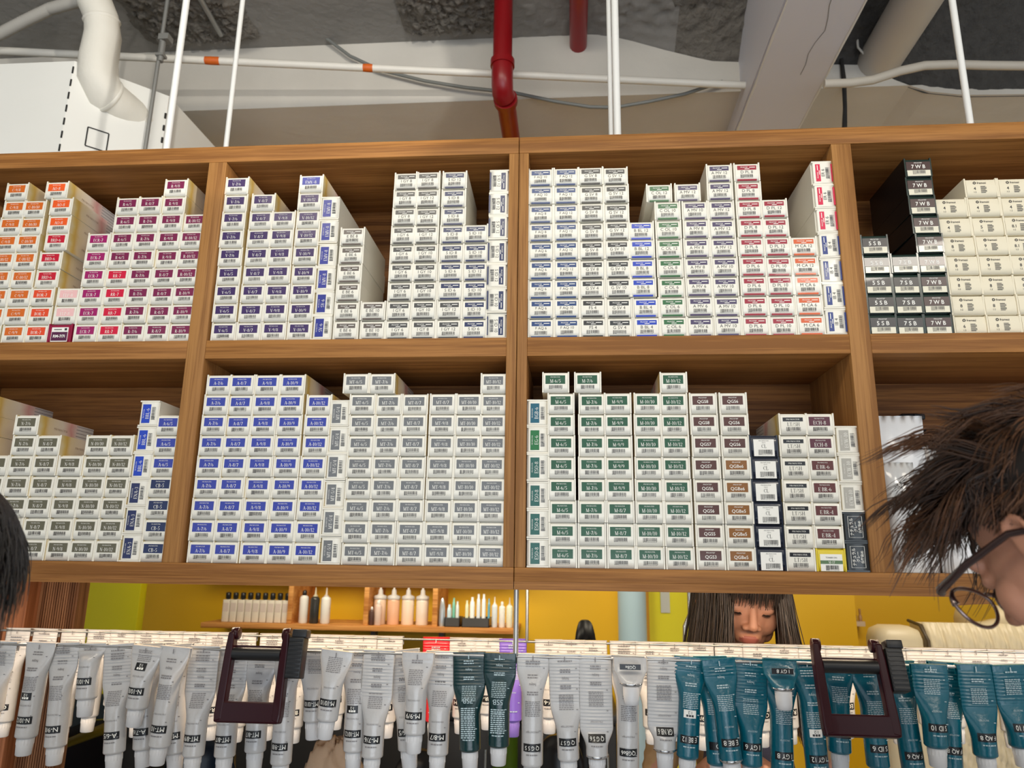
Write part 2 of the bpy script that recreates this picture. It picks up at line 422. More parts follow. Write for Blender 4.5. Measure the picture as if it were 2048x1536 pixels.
# red sprinkler pipes
YR = .70
e0 = at(1008, -60, YR); e1 = at(1005, 128, YR); ec = at(1006, 160, YR); e2 = Vector((ec.x + .004, YR + .045, ec.z - .035)); e3 = at(1019, 290, YR + .9)
e3 = Vector((ec.x + .006, YR + .9, e2.z))
arc = [e1.lerp(e1, 0), Vector((e1.x, YR, ec.z + .01)), Vector((e1.x, YR + .008, ec.z - .014)), Vector((e1.x, YR + .024, ec.z - .030)), e2]
rp = empty('sprinkler_pipe', e0); tag(rp, 'glossy red sprinkler pipe dropping to an elbow above the cabinet centre', 'pipe')
def ch(mb, name, m, parent, fix=True):
    o = mb.build(name, m, parent, None, fix); o.matrix_parent_inverse = Matrix.Translation(parent.location).inverted(); return o
ch(MB().tube([e0, e1], .031, 18), 'riser', REDP, rp)
ch(MB().tube(arc, .0345, 18).tube([e1 + Vector((0, 0, .012)), e1 - Vector((0, 0, .01))], .039, 18).tube([e2, e2 + Vector((0, .022, 0))], .039, 18), 'elbow', REDP, rp)
ch(MB().tube([e2, e3], .031, 18), 'branch', REDP, rp)
a = atz(1156, -80, ZC - .045); b = atz(1157, 47, ZC - .045)
pipe('sprinkler_main', [(b.x, a.y - .3, ZC - .045), (b.x, YB + .05, ZC - .045)], .031, REDP, 'red pipe stub under the ceiling right of the red elbow', n=16)
# sagging grey cable
cab = [(632, 63), (660, 82), (700, 112), (760, 140), (850, 162), (930, 175), (1030, 186), (1110, 203), (1180, 214), (1230, 215), (1300, 203), (1370, 188), (1445, 163)]
pipe('electric_cable', [at(u, v, YB - .03) for u, v in cab], .0062, mat('cable_grey', L(120, 122, 118), .45), 'grey cable sagging across the beam behind the red pipe', 'cable', 8)
# right-hand pipes
a = atz(1833, 0, 3.24)
pipe('drain_pipe', [(a.x, -2.5, 3.24), (a.x, YB + .06, 3.24)], .07, mat('pipe_beige', L(196, 190, 180), .5, var=.05), 'thick beige drain pipe running into the beam at right', n=24)
cv = [(1648, 168), (1700, 166), (1745, 160), (1800, 142), (1850, 131), (1910, 129), (1980, 131), (2080, 132)]
pipe('conduit_pipe', [at(u, v, YB - .27) for u, v in cv], .0135, mat('pipe_beige2', L(190, 182, 168), .55, var=.1), 'bent beige conduit rising right across the dark ceiling', n=10)
pipe('white_conduit', [at(1325, 97, YB + .02), at(1475, 101, YB + .02)], .009, PIPEW, 'short white conduit left of the boxed beam', n=10)
dk = mat('tar_stain', L(40, 38, 36), .8)
sp = MB().tube([at(1683, 118, YB - .008) , at(1688, 160, YB - .008), at(1690, 215, YB - .008), at(1689, 262, YB - .008)], [.006, .008, .007, .009], 8)
tag(sp.build('old_cable', dk), 'dark tarred cable running down the beam right of the boxed beam', 'cable')
pipe('thin_wire', [at(1712, 40, YB - .05), at(1716, 95, YB - .05), at(1728, 108, YB - .05)], .004, PIPEW, 'thin white wire stub hanging beside the drain pipe', 'wire', 6)
# insulated pipe and flexible conduit at upper left
ins = empty('insulated_pipe', at(190, 0, .45)); tag(ins, 'thick white wrapped pipe bending down into the white duct box', 'pipe')
ip = [at(170, -60, .40), at(188, 0, .42), at(203, 36, .43), at(206, 70, .44), at(197, 120, .45), at(196, 155, .46), at(210, 188, .48), at(240, 214, .53), at(280, 246, .60)]
ch(MB().tube(ip, [.046, .048, .047, .050, .053, .056, .056, .055, .057], 20), 'wrap', mat('pipe_wrap', L(224, 220, 208), .5, bump=.3, bscale=22, var=.03), ins)
s1 = MB()
for i, (a, b) in enumerate(((2, 3), (6, 7))):
    s1 = MB(); p = ip[a].lerp(ip[b], .2); d = (ip[b] - ip[a]).normalized()
    s1.tube([p - d * .006, p, p + d * .006], [.048 + .007 * i, .052 + .007 * i, .048 + .007 * i], 20)
    ch(s1, 'tape_band', mat('pipe_wrap', L(214, 208, 196)), ins)
c0 = [at(-30, 78, .5), at(0, 68, .5), at(50, 42, .48), at(100, 18, .46), at(150, 4, .44), at(190, -2, .43)]
pts = []; rr = []
for i in range(5):
    for k in range(22):
        pts.append(c0[i].lerp(c0[i + 1], k / 22)); rr.append(.0185 if k % 2 else .0165)
pipe('flexible_conduit', pts, rr, mat('flex_grey', L(176, 172, 164), .5), 'ribbed grey flexible conduit curving to the insulated pipe', 'conduit', 12)
# white duct box with chamfered corner
D0 = at(-500, 150, .42); dA = at(149, 122, .42)
zt = dA.z; zl = zt - .42
pA = Vector((dA.x, .42)); pB = Vector((at(338, 193, .60).x, .60)); pC = Vector((pB.x + .02, 1.3))
dx = MB().prism([(-2.2, .42), (pA.x, pA.y), (pB.x, pB.y), (pC.x, pC.y), (-2.2, 1.3)], zl, zt, 'z')
duct = tag(dx.build('duct_box', mat('duct_white', L(232, 231, 224), .5, bump=.05, bscale=5, var=.03)), 'white sheet metal duct box with slotted edges at upper left', 'duct')
sl = MB()
for k in range(9):
    z = zt - .03 - k * .042
    sl.box(pA.x - .002, pA.x + .002, .4185, .421, z - .011, z + .011)
    if k > 0: sl.box(pB.x - .003, pB.x + .0015, .594, .5985, z - .009, z + .009)
sl.build('slot', mat('slot_black', L(38, 37, 35), .8), duct)
d = (pB - pA).normalized(); nrm = Vector((d.y, -d.x))
def chf(s, z, off=.0015): q = pA + d * s + nrm * off; return (q.x, q.y, z)
def fr(s0, s1, z0, z1, t): 
    m_ = MB()
    for (a0, b0, a1, b1) in ((s0, z1, s1, z1), (s0, z0, s1, z0), (s0, z0, s0, z1), (s1, z0, s1, z1)):
        if b0 == b1: m_.add([chf(a0, b0 - t), chf(a1, b0 - t), chf(a1, b0 + t), chf(a0, b0 + t)], [(0, 1, 2, 3)])
        else: m_.add([chf(a0 - t, b0), chf(a0 + t, b0), chf(a0 + t, b1), chf(a0 - t, b1)], [(0, 1, 2, 3)])
    return m_
zq = zt - .222
fr(.06, .115, zq - .03, zq + .03, .0018).build('knockout', mat('slot_black', L(38, 37, 35)), duct)
fl = MB(); c = ip[-1]
fl.tube([c - Vector((.02, .03, -.03)) * .3, c + Vector((.03, .05, -.05)) * .5], [.060, .064], 20)
fl.build('flange', mat('pipe_wrap', L(214, 208, 196)), duct)

# ================================================================== cabinet
XL = [-1.279, -.6587, -.6201, -.02015, .02015, .6202, .6583, 1.279]
Z = dict(top=2.4026, ztb=2.3659, zmt=1.9722, zmb=1.9346, zbt=1.5414, zbb=1.5030)
DEP = .26
WH = wood('oak_horizontal', L(132, 86, 42), L(168, 116, 62), 'x')
WV = wood('oak_vertical', L(136, 92, 50), L(170, 122, 70), 'z')
WBK = wood('oak_back', L(100, 60, 26), L(146, 96, 48), 'x', 1)
for side, x0, x1, dv in (('left', -1.279, -.0006, (-1.279, -.6587)), ('right', .0006, 1.279, (.6202, 1.279))):
    c = empty('wall_cabinet', ((x0 + x1) / 2, 0, Z['zbb']))
    tag(c, 'oak veneer shelf cabinet hanging %s of the vertical centre seam' % side, 'cabinet', 'hanging oak cabinets')
    ch(MB().box(x0, x1, 0, DEP, Z['ztb'], Z['top'], c=.0012), 'top_board', WH, c)
    ch(MB().box(x0, x1, 0, DEP, Z['zbb'] + .014, Z['zbt'], c=.0012).box(x0, x1, 0, .02, Z['zbb'], Z['zbb'] + .0145), 'bottom_board', WH, c)
    ys = .0
    if side == 'left': up = [(-1.279, -1.241), (-.6587, -.6201), (-.02015, -.0006)]
    else: up = [(.0006, .02015), (.6202, .6583), (1.241, 1.279)]
    for k, (a, b) in enumerate(up):
        ch(MB().box(a, b, .0004, DEP - .012, Z['zbt'], Z['ztb'], c=.001), 'upright_panel', WV, c)
    for k in range(2):
        ch(MB().box(up[k][1], up[k + 1][0], .0008, DEP - .012, Z['zmb'], Z['zmt'], c=.001), 'shelf_board', WH, c)
    ch(MB().box(x0 + .002, x1 - .002, DEP - .012, DEP - .002, Z['zbt'], Z['ztb']), 'back_panel', WBK, c)
    # rear rail seen inside the bays
    for k in range(2):
        for zz in (Z['ztb'] - .135, ):
            pass
# suspension rods
SR = mat('rod_white', L(228, 228, 224), .4)
for u, v, Y, r, lb in ((333, 296, .03, .0075, 'thick white suspension rod rising left of the duct edge'), (452, 292, .23, .0062, 'thin white suspension rod beside the duct edge'),
                       (1222, 269, .20, .0055, 'thinner white suspension rod of the centre pair'), (1235, 269, .05, .008, 'thicker white suspension rod of the centre pair'), (1940, 245, .05, .0068, 'white suspension rod at far right')):
    p = at(u, v, Y)
    o = tag(MB().tube([(p.x, Y, Z['top']), (p.x, Y, ZC)], r, 12).build('suspension_rod', SR), lb, 'rod', 'white rods carrying the cabinets')
    MB().lathe([(.004, 0), (.016, 0), (.016, .003), (.004, .003)], (p.x, Y, Z['top']), 14).build('rod_washer', SR, o)
# LED strip under the cabinets
led = tag(MB().box(-1.2, 1.2, .060, .074, 1.5070, 1.5170).build('light_strip', mat('aluminium', L(190, 190, 186), .4, .8)), 'slim aluminium light strip fixed under the cabinet bottom', 'lamp')
MB().box(-1.19, 1.19, .062, .072, 1.5055, 1.5070).build('diffuser', mat('led_warm', (1, .80, .58, 1), .5, emit=5), led)
LEDL = area('light_strip_light', (0, .067, 1.505), (0, .13, 1.25), 2.38, .010, 14, (1, .78, .55))

# ================================================================== boxes
CW = mat('carton_white', L(236, 231, 216), .38, coat=.15, bump=.03, bscale=30)
CW2 = mat('carton_flap', L(238, 234, 221), .36, coat=.15)
INK = mat('ink_black', L(52, 50, 50), .5)
BARS = mat('ink_bars', L(84, 81, 79), .5)
WHT = mat('ink_white', L(244, 242, 234), .45)


def promat():
    m = mat('printed_side', L(235, 228, 210), .35, coat=.2); nt = m.node_tree; b = nt.nodes['Principled BSDF']
    tc = nt.nodes.new('ShaderNodeTexCoord'); sx = nt.nodes.new('ShaderNodeSeparateXYZ'); n = nt.nodes.new('ShaderNodeTexNoise'); n.inputs['Scale'].default_value = 22
    a = nt.nodes.new('ShaderNodeMath'); a.operation = 'MULTIPLY_ADD'; a.inputs[1].default_value = 5.6; r = nt.nodes.new('ShaderNodeValToRGB')
    s = nt.nodes.new('ShaderNodeMath'); s.operation = 'MULTIPLY_ADD'; s.inputs[1].default_value = .22; s.inputs[2].default_value = -.11
    nt.links.new(tc.outputs['Object'], sx.inputs[0]); nt.links.new(tc.outputs['Object'], n.inputs['Vector']); nt.links.new(n.outputs[0], s.inputs[0])
    nt.links.new(sx.outputs[1], a.inputs[0]); nt.links.new(s.outputs[0], a.inputs[2]); nt.links.new(a.outputs[0], r.inputs[0])
    e = r.color_ramp.elements; e[0].position = 0; e[0].color = L(228, 212, 172); e[1].position = 1; e[1].color = L(206, 200, 196)
    for p, c in ((.05, L(222, 194, 120)), (.10, L(216, 178, 92)), (.2, L(226, 206, 168)), (.42, L(228, 214, 196)), (.55, L(214, 156, 150)), (.62, L(218, 190, 182)), (.7, L(210, 204, 200))):
        q = e.new(p); q.color = c
    wv = nt.nodes.new('ShaderNodeMath'); wv.operation = 'SINE'; m2 = nt.nodes.new('ShaderNodeMath'); m2.operation = 'MULTIPLY'; m2.inputs[1].default_value = 900
    gt = nt.nodes.new('ShaderNodeMath'); gt.operation = 'GREATER_THAN'; gt.inputs[1].default_value = .72
    gy = nt.nodes.new('ShaderNodeMath'); gy.operation = 'GREATER_THAN'; gy.inputs[1].default_value = .115
    mu = nt.nodes.new('ShaderNodeMath'); mu.operation = 'MULTIPLY'; mx = nt.nodes.new('ShaderNodeMix'); mx.data_type = 'RGBA'; mx.inputs[7].default_value = L(150, 140, 140)
    nt.links.new(sx.outputs[2], m2.inputs[0]); nt.links.new(m2.outputs[0], wv.inputs[0]); nt.links.new(wv.outputs[0], gt.inputs[0]); nt.links.new(sx.outputs[1], gy.inputs[0])
    nt.links.new(gt.outputs[0], mu.inputs[0]); nt.links.new(gy.outputs[0], mu.inputs[1]); nt.links.new(mu.outputs[0], mx.inputs[0]); nt.links.new(r.outputs[0], mx.inputs[6]); nt.links.new(mx.outputs[2], b.inputs['Base Color'])
    return m


PSIDE = promat()
BW, BH, BD = .0510, .0396, .172


def carton(w, h, dp, mats, name, notch=True):
    """tuck-end carton: body with two corner posts, flap seated between them"""
    mb = MB(); p = .0028
    mb.box(-w / 2, w / 2, .0075, dp, 0, h, 0, [0, 0, 0, 0, 1, 1])
    mb.box(-w / 2, -w / 2 + p, 0, .0075, 0, h, 0, [0, 0, 0, 0, 1, 1]); mb.box(w / 2 - p, w / 2, 0, .0075, 0, h, 0, [0, 0, 0, 0, 1, 1])
    mb.box(-w / 2 + p, w / 2 - p, .0025, .0075, 0, .0008)
    return mb.fix(mb.mesh(name, mats))


def flapmesh(w, h, m, name):
    mb = MB(); p = .0032; x = w / 2 - p; z0, z1 = .0009, h - .0021; r = .0022
    prof = [(.0074, z0), (.0002, z0), (-.0006, z0 + .3 * h), (-.0006, z1 - .4 * h), (.0002, z1 - r), (.0009, z1 - r * .3), (.0021, z1), (.0074, z1 - .0006)]
    vs = [(-x, y, z) for y, z in prof] + [(x, y, z) for y, z in prof]; n = len(prof)
    mb.add(vs, [(i, i + n, i + n + 1, i + 1) for i in range(n - 1)], 0, True); mb.add(vs, [list(range(n)), list(range(2 * n - 1, n - 1, -1))])
    return mb.fix(mb.mesh(name, m))


def barcode(x0, x1, z0, z1, seed, mb, y=-.0009):
    r = random.Random(seed); x = x0
    while x < x1 - .0004:
        bw = r.choice((.00035, .0006, .0009, .0012)); mb.box(x, min(x + bw, x1), y, y + .0002, z0 + (.0009 if .25 < (x - x0) / (x1 - x0) < .95 else 0), z1); x += bw + r.choice((.0004, .0006, .0009))
    for i in range(9): mb.box(x0 + (i + .1) * (x1 - x0) / 9, x0 + (i + .62) * (x1 - x0) / 9, y, y + .0002, z0 - .0009, z0 - .0001)


def quad(mb, x0, x1, z0, z1, y, mi=0): mb.box(x0, x1, y, y + .0003, z0, z1, mi)


HUE = {'C': (214, 104, 26), 'BOR': (228, 74, 34), 'BRD': (198, 14, 46), 'AO': (238, 92, 30), 'ELP': (240, 190, 188), 'ECR': (158, 16, 98), 'RR': (208, 12, 58), 'R': (122, 22, 72),
       'V': (56, 30, 92), 'EMV': (42, 52, 150), 'SV': (30, 44, 140), 'N': (98, 94, 74), 'ENA': (26, 38, 88), 'BBL': (24, 38, 106), 'CB': (20, 38, 84), 'A': (48, 62, 160), 'MT': (112, 114, 116),
       'ESO': (22, 92, 82), 'EG': (16, 110, 52), 'BGB': (8, 90, 112), 'M': (24, 82, 52), 'E BR': (92, 34, 30), 'ECH': (86, 26, 46), 'ECW': (176, 172, 162),
       'E BE': (98, 88, 82), 'I GY': (70, 70, 70), 'S ID': (28, 44, 90), 'F AQ': (22, 62, 118), 'G SV': (44, 48, 52), 'FS': (44, 44, 46), 'B BL': (16, 62, 184), 'C OL': (40, 104, 60),
       'A MV': (74, 62, 98), 'D PL': (158, 26, 54), 'M CA': (216, 92, 40), 'ER': (216, 16, 72), 'IB': (26, 54, 128), 'QGS': (82, 42, 34), 'QGBe': (138, 88, 30)}
CNAME = {'C': 'orange', 'BOR': 'orange-red', 'BRD': 'crimson', 'AO': 'bright orange', 'ELP': 'pale pink', 'ECR': 'magenta', 'RR': 'red', 'R': 'plum', 'V': 'violet', 'EMV': 'indigo', 'SV': 'indigo', 'N': 'olive grey',
         'ENA': 'navy', 'BBL': 'navy', 'CB': 'navy', 'A': 'blue', 'MT': 'grey', 'ESO': 'green', 'EG': 'bright green', 'BGB': 'teal', 'M': 'dark green', 'E BR': 'brown', 'ECH': 'maroon', 'ECW': 'pale grey',
         'E BE': 'taupe', 'I GY': 'grey', 'S ID': 'navy', 'F AQ': 'blue', 'G SV': 'black', 'FS': 'black', 'B BL': 'bright blue', 'C OL': 'green', 'A MV': 'mauve', 'D PL': 'wine', 'M CA': 'orange', 'ER': 'red', 'IB': 'blue', 'QGS': 'brown', 'QGBe': 'ochre'}


def style(code):
    if code in ('5SB', '7SB', '7WB'): return 'db', code
    if code.startswith('#'): return 'fr', code
    if code in ('CL', 'LT/SH', 'RM-7/7i', 'M-17', 'NG'): return {'CL': 'cl', 'LT/SH': 'lt', 'RM-7/7i': 'rm', 'M-17': 'my', 'NG': 'ng'}[code], code
    if code.startswith('QG'): return 'qg', code.rstrip('0123456789')
    for k in ('E BE', 'I GY', 'S ID', 'F AQ', 'G SV', 'FS', 'B BL', 'C OL', 'A MV', 'D PL', 'M CA', 'ER', 'IB'):
        if code.startswith(k + ' '): return 'ps', k
    return 'pm', code.rsplit('-', 1)[0]


_body = {}


def bodies(st, key):
    k = st if st != 'db' else 'db'
    if k in _body: return _body[k]
    if st in ('pm', 'lt'): r = (carton(BW, BH, BD, [CW, PSIDE], 'carton_a'), flapmesh(BW, BH, CW2, 'flap_a'), BW, BH)
    elif st in ('ps', 'qg'): r = (carton(BW, BH, BD, [CW, CW], 'carton_b'), flapmesh(BW, BH, CW2, 'flap_b'), BW, BH)
    elif st == 'db':
        g = mat('carton_green', L(22, 44, 38), .22, coat=.5); r = (carton(BW, BH, BD, [g, mat('carton_black', L(22, 22, 24), .3)], 'carton_c'), flapmesh(BW, BH, g, 'flap_c'), BW, BH)
    elif st == 'fr':
        g = mat('carton_cream', L(232, 222, 196), .55); r = (carton(.0615, .0394, .15, [g, g], 'carton_d'), flapmesh(.0615, .0394, g, 'flap_d'), .0615, .0394)
    elif st == 'cl': g = mat('carton_navy', L(22, 30, 48), .25, coat=.4); r = (carton(BW, BH, BD, [g, g], 'carton_e'), flapmesh(BW, BH, g, 'flap_e'), BW, BH)
    elif st == 'rm': g = mat('carton_magenta', L(150, 20, 62), .35); r = (carton(BW, BH, BD, [g, g], 'carton_f'), flapmesh(BW, BH, g, 'flap_f'), BW, BH)
    elif st == 'my': g = mat('carton_yellow', L(224, 200, 44), .4); r = (carton(BW, BH, BD, [g, g], 'carton_g'), flapmesh(BW, BH, g, 'flap_g'), BW, BH)
    elif st == 'ng': g = mat('carton_slate', L(52, 58, 62), .32, coat=.2); r = (carton(BW, BH, BD, [g, g], 'carton_h'), flapmesh(BW, BH, g, 'flap_h'), BW, BH)
    _body[k] = r
    return r


_lab = {}


def labelset(code):
    """meshes of one print: [(part name, mesh, [(sub name, mesh)])]"""
    if code in _lab: return _lab[code]
    st, key = style(code); w_, h_ = bodies(st, key)[2:4]; out = []; X = lambda f: -w_ / 2 + f * w_; ZZ = lambda f: h_ * (1 - f)
    y = -.0009; yt = -.00125
    col = mat('ink_' + key.replace(' ', '').lower(), L(*HUE[key]), .36, coat=.15) if key in HUE else None
    def M(f, name, m):
        mb = MB(); f(mb); return mb.mesh(name, m)
    bc = ('barcode', M(lambda b: barcode(X(.25), X(.74), ZZ(.82), ZZ(.65), sum(map(ord, code)) % 97, b), 'barcode', BARS), [])
    small = lambda b, s, cx, cz, hh, ww=None: put(b, s, cx, cz, hh, ww, y=yt)
    if st in ('pm', 'qg'):
        p = M(lambda b: quad(b, X(.12), X(.85), ZZ(.59), ZZ(.17), y), 'label', col)
        def t(b):
            small(b, serif('PROMASTER') if st == 'pm' else sans('PROSTEP'), X(.485), ZZ(.255), .0021, .018 if st == 'pm' else .015)
            if st == 'pm': put(b, serif(code.replace('i', 'I')), X(.485), ZZ(.45), .0070, None, yt, maxw=.0285)
            else: put(b, sans(code, .004), X(.485), ZZ(.45), .0068, None, yt, maxw=.030)
        out = [('label_panel', p, [('lettering', M(t, 'lettering', WHT))]), bc]
    elif st == 'ps':
        p = M(lambda b: quad(b, X(.14), X(.87), ZZ(.40), ZZ(.17), y), 'label', col)
        def t(b): small(b, sans('PROSTEP'), X(.40), ZZ(.265), .0027, .014); quad(b, X(.6), X(.82), ZZ(.285), ZZ(.25), yt); quad(b, X(.42), X(.6), ZZ(.36), ZZ(.33), yt)
        out = [('label_panel', p, [('lettering', M(t, 'lettering', WHT))]), ('shade_code', M(lambda b: put(b, sans(code, 0), X(.5), ZZ(.52), .0062, None, y, maxw=.031), 'code', INK), []), bc,
               ('colour_band', M(lambda b: b.box(X(.12), X(.86), -.0016, .001, .0001, .0031), 'band', col), [])]
    elif st == 'db':
        p = M(lambda b: quad(b, X(.06), X(.95), ZZ(.64), ZZ(.2), y), 'label', mat('ink_' + code.lower(), L(60, 32, 30) if code == '7WB' else L(44, 40, 40), .3, coat=.4))
        def t(b): small(b, sans('PROSTEP'), X(.5), ZZ(.27), .0024, .015); put(b, sans(code[0] + ' ' + code[1] + ' ' + code[2], .012), X(.5), ZZ(.47), .0080, None, yt, maxw=.026)
        out = [('label_panel', p, [('lettering', M(t, 'lettering', WHT))]), ('barcode_panel', M(lambda b: quad(b, X(.08), X(.93), ZZ(.97), ZZ(.66), y), 'bp', mat('ink_cream', L(226, 220, 198), .4, coat=.3)), [('barcode', M(lambda b: barcode(X(.28), X(.76), ZZ(.86), ZZ(.68), 5, b, yt), 'barcode', mat('ink_grey', L(120, 116, 110), .5)))])]
    elif st == 'fr':
        num = code[1:]
        def t(b):
            put(b, sans('framesi', .008), X(.52), ZZ(.25), .0042, None, y, maxw=.019)
            for a in range(10):
                q = a / 10 * 2 * math.pi; x0 = X(.31) + .0021 * math.cos(q); z0 = ZZ(.25) + .0021 * math.sin(q); b.box(x0 - .0007, x0 + .0007, y, y + .0002, z0 - .0007, z0 + .0007)
            put(b, sans(num, .02), X(.30), ZZ(.55), .0062, None, y, maxw=.008); put(b, sans('1:2'), X(.30), ZZ(.74), .0032, None, y)
        def ln(b):
            for i in range(7): b.box(X(.48), X(.48) + .011 * (1 if i % 3 else .8), y, y + .0002, ZZ(.44 + i * .055) - .0006, ZZ(.44 + i * .055) + .0006)
        out = [('lettering', M(t, 'lettering', INK), []), ('small_print', M(ln, 'print', INK), [])]
    elif st == 'cl':
        p = M(lambda b: quad(b, X(.14), X(.86), ZZ(.98), ZZ(.2), y), 'label', WHT)
        def t(b): small(b, serif('PROMASTER'), X(.5), ZZ(.27), .0018, .018); put(b, sans('Pigment'), X(.5), ZZ(.36), .0018, None, yt); put(b, serif('CL'), X(.5), ZZ(.52), .0068, None, yt)
        out = [('label_panel', p, [('lettering', M(t, 'lettering', INK)), ('barcode', M(lambda b: barcode(X(.3), X(.78), ZZ(.9), ZZ(.68), 31, b, yt), 'barcode', INK))])]
    elif st == 'lt':
        p = M(lambda b: quad(b, X(.14), X(.84), ZZ(.38), ZZ(.2), y), 'label', mat('ink_deep', L(24, 24, 28), .3, coat=.3))
        out = [('label_panel', p, [('lettering', M(lambda b: small(b, serif('PROMASTER'), X(.49), ZZ(.29), .0026, .024), 'lettering', WHT))]), ('shade_code', M(lambda b: put(b, serif('LT/SH'), X(.5), ZZ(.52), .0072, None, y), 'code', INK), []), bc]
    elif st == 'rm':
        p = M(lambda b: quad(b, X(.16), X(.86), ZZ(.97), ZZ(.2), y), 'label', WHT)
        def t(b): put(b, sans('RM-7/7i', .03), X(.51), ZZ(.68), .0062, None, yt - .0004, maxw=.03)
        out = [('label_panel', p, [('shade_band', M(lambda b: quad(b, X(.18), X(.84), ZZ(.92), ZZ(.45), yt), 'band', mat('ink_rm', L(84, 26, 66), .4))), ('lettering', M(t, 'lettering', WHT)), ('logo', M(lambda b: (quad(b, X(.7), X(.8), ZZ(.37), ZZ(.25), yt), quad(b, X(.26), X(.58), ZZ(.34), ZZ(.3), yt)), 'logo', INK))])]
    elif st == 'my':
        p = M(lambda b: quad(b, X(.13), X(.87), ZZ(.98), ZZ(.25), y), 'label', WHT)
        out = [('label_panel', p, [('shade_band', M(lambda b: quad(b, X(.13), X(.87), ZZ(.67), ZZ(.52), yt), 'band', mat('ink_my', L(92, 122, 84), .4))), ('lettering', M(lambda b: (put(b, serif('M-17'), X(.5), ZZ(.595), .0044, None, yt - .0004)), 'lettering', WHT)),
                ('small_lettering', M(lambda b: put(b, sans('TONER ON'), X(.5), ZZ(.4), .0026, None, yt), 'sl', INK)), ('barcode', M(lambda b: barcode(X(.3), X(.74), ZZ(.93), ZZ(.73), 77, b, yt), 'barcode', INK))])]
    elif st == 'ng':
        def fr_(b):
            for (x0, x1, z0, z1) in ((.14, .86, .2, .215), (.14, .86, .80, .815), (.14, .147, .2, .81), (.853, .86, .2, .81)): quad(b, X(x0), X(x1), ZZ(z1), ZZ(z0), y)
        def t(b): put(b, sans('ナチュラル', .01), X(.5), ZZ(.34), .0062, None, y, maxw=.03); put(b, sans('グレー', .01), X(.5), ZZ(.51), .0058, None, y, maxw=.02); put(b, sans('白髪染め', .01), X(.5), ZZ(.69), .0052, None, y, maxw=.026)
        out = [('label_frame', M(fr_, 'frame', WHT), []), ('lettering', M(t, 'lettering', WHT), [])]
    _lab[code] = out
    return out


ORD = ['bottom', 'second', 'third', 'fourth', 'fifth', 'sixth', 'seventh', 'eighth', 'ninth', 'tenth', 'eleventh', 'twelfth', 'thirteenth']
STK = ['first'] + ORD[1:]
